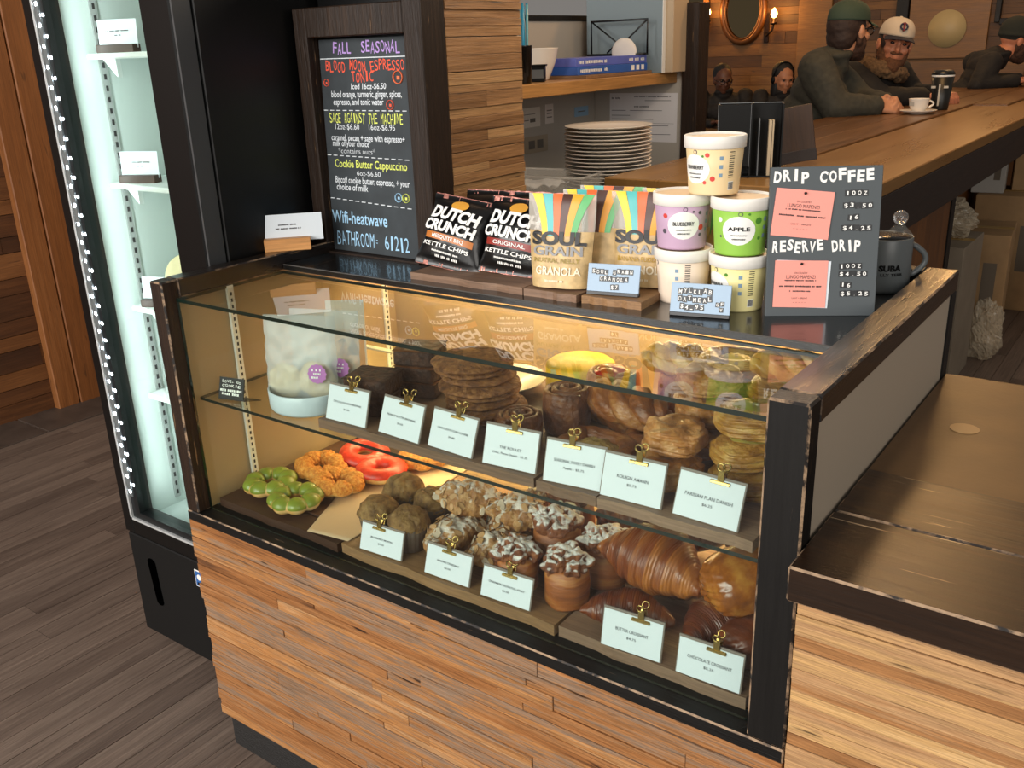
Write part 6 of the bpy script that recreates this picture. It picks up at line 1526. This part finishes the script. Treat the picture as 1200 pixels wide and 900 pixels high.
def cap(t, inv, H, m, mb, brim_m, logo=None):
    b = B(H)
    def fn(u, v):
        th = PI / 2 * u * 1.02; ph = 2 * PI * v; return (-.014 + .108 * math.sin(th) ** .8 * math.cos(ph), .087 * math.sin(th) ** .8 * math.sin(ph), .046 + .094 * math.cos(th) ** .8 if math.cos(th) > 0 else .046)
    b.surf(fn, 20, 40, cv=True)
    b.ell((-.014, 0, .141), (.008, .008, .004), n=6); c = part(b, 'cap_crown', m, t, inv)
    c.modifiers.new('t', 'SOLIDIFY').thickness = .003
    b = B(H)
    def fb(u, v):
        a = (v - .5) * 2 * 1.15; r0 = .094; r1 = r0 + .070 * math.cos(a * .95) ** .6; r = r0 + (r1 - r0) * u; y = .082 * math.sin(a) * (1 + .05 * u)
        return (-.014 + r * math.cos(a * .62), y, .050 - .018 * u - .012 * (a / 1.15) ** 2)
    b.surf(fb, 8, 24); q = part(b, 'cap_brim', brim_m, t, inv); q.modifiers.new('t', 'SOLIDIFY').thickness = .004
    if logo:
        b = B(H @ TR(.094, 0, .092, PI / 2, 0, 0) @ Matrix.Rotation(-.42, 4, 'X'))
        b.tube([(.017 * math.cos(a), -.004, .016 * math.sin(a)) for a in [2 * PI * i / 20 for i in range(20)]], .0045, 6, closed=True, mi=0); b.box(-.003, .003, -.008, .004, -.022, .022, mi=1); b.box(-.009, .009, -.008, .004, .012, .018, mi=1)
        bb = b; bb.V = [inv @ v for v in bb.V]; bb.obj('cap_emblem', logo, t)
def beard(t, inv, H, m, L=.0, full=True):
    b = B(H)
    for c, r in (((.030, 0, -.085), (.060, .058, .045 + L)), ((.062, 0, -.098), (.036, .040, .034 + L)), ((.088, 0, -.036), (.014, .034, .009))): b.ell(c, r, n=12)
    for q in (-1, 1): b.ell((.028, q * .052, -.055), (.034, .018, .046), n=10); b.ell((.000, q * .070, -.030), (.016, .012, .040), n=10)
    part(b, 'beard', m, t, inv, .006, 2, .004, 70)
def hair(t, inv, H, m, back=True, up=0.0, sc=1.0):
    b = B(H); b.ell((-.025, 0, .040 + up), (.098 * sc, .083 * sc, .092 * sc), n=14); b.ell((-.050, 0, -.01), (.062, .074 * sc, .075), n=12)
    part(b, 'hair', m, t, inv, .007, 2, .003, 60)
def eyes(t, inv, H):
    b = B(H)
    for q in (-1, 1): b.ell((.076, q * .030, .012), (.009, .012, .007), n=8); b.ell((.086, q * .031, .028), (.006, .018, .004), n=8)
    part(b, 'eyes', EYEM, t, inv)
def glasses(t, inv, H):
    b = B(H)
    for q in (-1, 1): b.tube([(.098, q * .032 + .023 * math.cos(a), .006 + .018 * math.sin(a)) for a in [2 * PI * i / 18 for i in range(18)]], .0026, 6, closed=True); b.tube([(.096, q * .055, .012), (.05, q * .078, .012), (-.01, q * .083, .010)], .0026, 6)
    b.tube([(.100, -.010, .010), (.103, 0, .012), (.100, .010, .010)], .0025, 6); part(b, 'glasses', BLACKM, t, inv)
def stool(label, x, y, h=.74):
    t = thing('bar_stool', label, 'bar stool', (x, y, 0), 0, 'bar stools along the bar')
    b = B(); b.lathe([(.0005, h), (.17, h), (.18, h - .01), (.18, h - .035), (.165, h - .04), (.0005, h - .04)], 28); b.obj('seat', WALNUT, t)
    for sx in (-1, 1):
        for sy in (-1, 1): b = B(); b.tube([(sx * .12, sy * .12, h - .04), (sx * .19, sy * .19, 0)], .014, 8); b.obj('leg', BLACKM, t)
    b = B(); b.tube([(q[0] * .165, q[1] * .165, .25) for q in ((-1, -1), (1, -1), (1, 1), (-1, 1))], .009, 8, closed=True); b.obj('footrest', BLACKM, t)
def seat_pose(x, y, yaw, seat, lean=.16, tw=0.0):
    """seated joints; the person faces along yaw"""
    f = Vector((math.cos(yaw), math.sin(yaw), 0)); l = Vector((-f.y, f.x, 0)); o = Vector((x, y, 0)); J = {}
    hip = o + Vector((0, 0, seat + .125)); ch = hip + Vector((0, 0, .37)) + f * lean; nk = ch + Vector((0, 0, .165)) + f * lean * .35
    J['hip'] = hip; J['chest'] = ch; J['neck'] = nk; J['sl'] = ch + l * .19 + Vector((0, 0, .118)); J['sr'] = ch - l * .19 + Vector((0, 0, .118))
    for s, q in (('l', 1), ('r', -1)):
        J['h' + s] = hip + l * .09 * q - Vector((0, 0, .01)); J['k' + s] = hip + l * .13 * q + f * .40 - Vector((0, 0, .03)); J['a' + s] = hip + l * .13 * q + f * .34 - Vector((0, 0, .44))
    J['toe'] = f; return J, f, l
DARKT = plain('dark_denim', '#1c2028', .8); OLIVE = plain('dark_olive_jacket', '#38362c', .8, var=.2, vs=40, bump=.2, bs=300)
BLKJ = plain('black_parka', '#16120f', .75, var=.2, vs=20); FUR = plain('brown_fur_collar', '#6b5136', .9, var=.4, vs=80, bump=1.0, bs=200)
HAIRB = plain('brown_hair', '#2c1a10', .7, bump=.5, bs=200); BEARDB = plain('brown_beard', '#3d2415', .8, var=.3, vs=80, bump=1.0, bs=200); BEARDR = plain('reddish_beard', '#5e3a20', .8, var=.3, vs=80, bump=1.0, bs=200); HAIRK = plain('black_hair', '#0d0a09', .6, bump=.4, bs=200)

# man in the green cap, leaning on the bar, talking to his neighbour
J, f, l = seat_pose(-.155, 3.70, math.radians(12), .70, .15)
J['er'] = Vector((.135, 3.52, 1.150)); J['wr'] = Vector((.285, 3.66, 1.145)); J['el'] = Vector((.12, 3.98, 1.150)); J['wl'] = Vector((.285, 3.80, 1.150))
J['hdr'] = (.62, .55, -.05); J['hdl'] = (.75, -.45, .0); J['hnr'] = (-.3, .6, -.6); J['hnl'] = (-.3, -.6, -.6); J['curl'] = .75
H = head_frame(J['neck'] + Vector((.050, .05, .115)), math.radians(62), -.06, 0)
t, inv = person('person in a green cap and dark jacket leaning on the bar beside the white cup', J, H, SKIN, OLIVE, DARKT, .0055, coat=1.14)
GCAP = plain('dark_green_cap', '#2f3f30', .8, bump=.2, bs=300)
hair(t, inv, H @ TR(0, 0, -.016), HAIRB); beard(t, inv, H, BEARDB); eyes(t, inv, H); glasses(t, inv, H); cap(t, inv, H, GCAP, 0, GCAP)
stool('bar stool under the person in the green cap', -.155, 3.70, .695)
# man in the white cap, facing him and the camera
J, f, l = seat_pose(-.075, 4.45, math.radians(-20), .635, .14)
J['er'] = Vector((.16, 4.22, 1.135)); J['wr'] = Vector((.335, 4.33, 1.150)); J['el'] = Vector((.20, 4.66, 1.135)); J['wl'] = Vector((.37, 4.47, 1.152))
J['hdr'] = (.8, .4, 0); J['hdl'] = (.8, -.5, 0); J['curl'] = .7
H = head_frame(J['neck'] + Vector((.050, -.02, .105)), math.radians(-62), -.02, -.18)
t, inv = person('bearded person in a white cap and black parka looking towards the camera', J, H, SKINR, BLKJ, DARKT, .0055, coat=1.1)
WCAP = plain('cream_cap', '#cdbda6', .8); hair(t, inv, H @ TR(0, 0, -.018), HAIRB); beard(t, inv, H, BEARDR, .012); eyes(t, inv, H)
cap(t, inv, H, WCAP, 0, plain('navy_cap_brim', '#2a2730', .8), [plain('navy_emblem', '#2a2f45', .7), plain('red_emblem', '#8c2a2a', .7)])
b = B(); nk = J['neck']; b.tube([nk + Vector((.105 * math.cos(a) - .02, .105 * math.sin(a), -.01 + .035 * math.cos(a + 2.6))) for a in [2 * PI * i / 24 for i in range(24)]], .040, 10, closed=True); part(b, 'fur_collar', FUR, t, inv, .009, 2, .012, 50)
stool('bar stool under the person in the white cap', -.075, 4.45, .63)
# man in the beanie at the far end of the bar
J, f, l = seat_pose(.02, 6.05, math.radians(25), .64, .26)
J['er'] = Vector((.30, 5.86, 1.125)); J['wr'] = Vector((.50, 6.02, 1.145)); J['el'] = Vector((.26, 6.35, 1.125)); J['wl'] = Vector((.48, 6.25, 1.145)); J['curl'] = .6
H = head_frame(J['neck'] + Vector((.09, .05, .085)), math.radians(28), -.25, 0)
t, inv = person('person in a dark beanie and black jacket bent over the far end of the bar', J, H, SKINR, BLKJ, DARKT, .007)
b = B(H); b.ell((-.020, 0, .060), (.108, .090, .094), n=16); b.tube([(-.016 + .100 * math.cos(a), .088 * math.sin(a), .034 + .012 * math.cos(a)) for a in [2 * PI * i / 24 for i in range(24)]], .012, 8, closed=True); part(b, 'beanie', plain('dark_green_beanie', '#20241e', .9, bump=.4, bs=200), t, inv, .007, 2)
beard(t, inv, H, BEARDB); eyes(t, inv, H)
stool('bar stool under the person in the beanie', .02, 6.05, .635)
# the two people at the table by the far wall
def low_table(x, y, label):
    t = thing('cafe_table', label, 'table', (x, y, 0)); b = B(); b.box(-.55, .55, -.3, .3, .70, .73, .004); b.obj('table_top', WALNUT, t)
    b = B(); b.box(-.25, .25, -.2, .2, 0, .02, .003); b.tube([(0, 0, .02), (0, 0, .70)], .035, 12); b.obj('pedestal', BLACKM, t)
bn = thing('dining_bench', 'long dark bench along the far wall behind the two seated guests', 'bench', (-1.85, 7.55, 0)); b = B(); b.box(-1.1, 1.1, -.25, .25, .31, .355, .005); b.obj('seat', WALNUT, bn); b = B(); b.box(-1.05, 1.05, -.20, .25, 0, .3095); b.obj('bench_base', BARF, bn); b = B(); b.box(-1.1, 1.1, .25, .30, .31, .80, .005); b.obj('backrest', WALNUT, bn)
low_table(-1.9, 6.85, 'small dark table in front of the two guests by the far wall')
def guest(label, x, skin, yaw, hm, jm, gl, dz, hs=1.0):
    J, f, l = seat_pose(x, 7.42, -PI / 2 + yaw, .36, .12)
    for s, q in (('l', 1), ('r', -1)): J['e' + s] = J['s' + s] + f * .16 + Vector((0, 0, -.24)) + l * q * .03; J['w' + s] = J['hip'] + f * .42 + l * q * .10 + Vector((0, 0, .285))
    H = head_frame(J['neck'] + Vector((0, -.03, .100)), -PI / 2 + yaw * 1.6, -.22, 0)
    t, inv = person(label, J, H, skin, jm, DARKT, .009); hair(t, inv, H @ TR(-.012, 0, .008), hm, sc=hs); eyes(t, inv, H)
    if gl: glasses(t, inv, H)
    return t, inv, H
t, inv, H = guest('person with short black hair and glasses at the far table, nearest the partition', -2.13, SKIND, .45, HAIRK, BLKJ, True, 0)
t, inv, H = guest('person with long black hair and headphones sitting by the far plank wall', -1.58, SKINT, .5, HAIRK, BLKJ, False, 0, 1.05)
b = B(H); b.tube([(-.01, .095 * math.cos(a), .02 + .125 * math.sin(a)) for a in [PI * i / 16 for i in range(17)]], .008, 8); [b.ell((-.01, q * .092, .0), (.03, .014, .034), n=8) for q in (-1, 1)]; part(b, 'headphones', BLACK, t, inv)
b = B(H); b.ell((-.03, .055, -.08), (.05, .03, .11), n=10); b.ell((-.03, -.055, -.08), (.05, .03, .11), n=10); part(b, 'long_hair', HAIRK, t, inv, .009, 2)
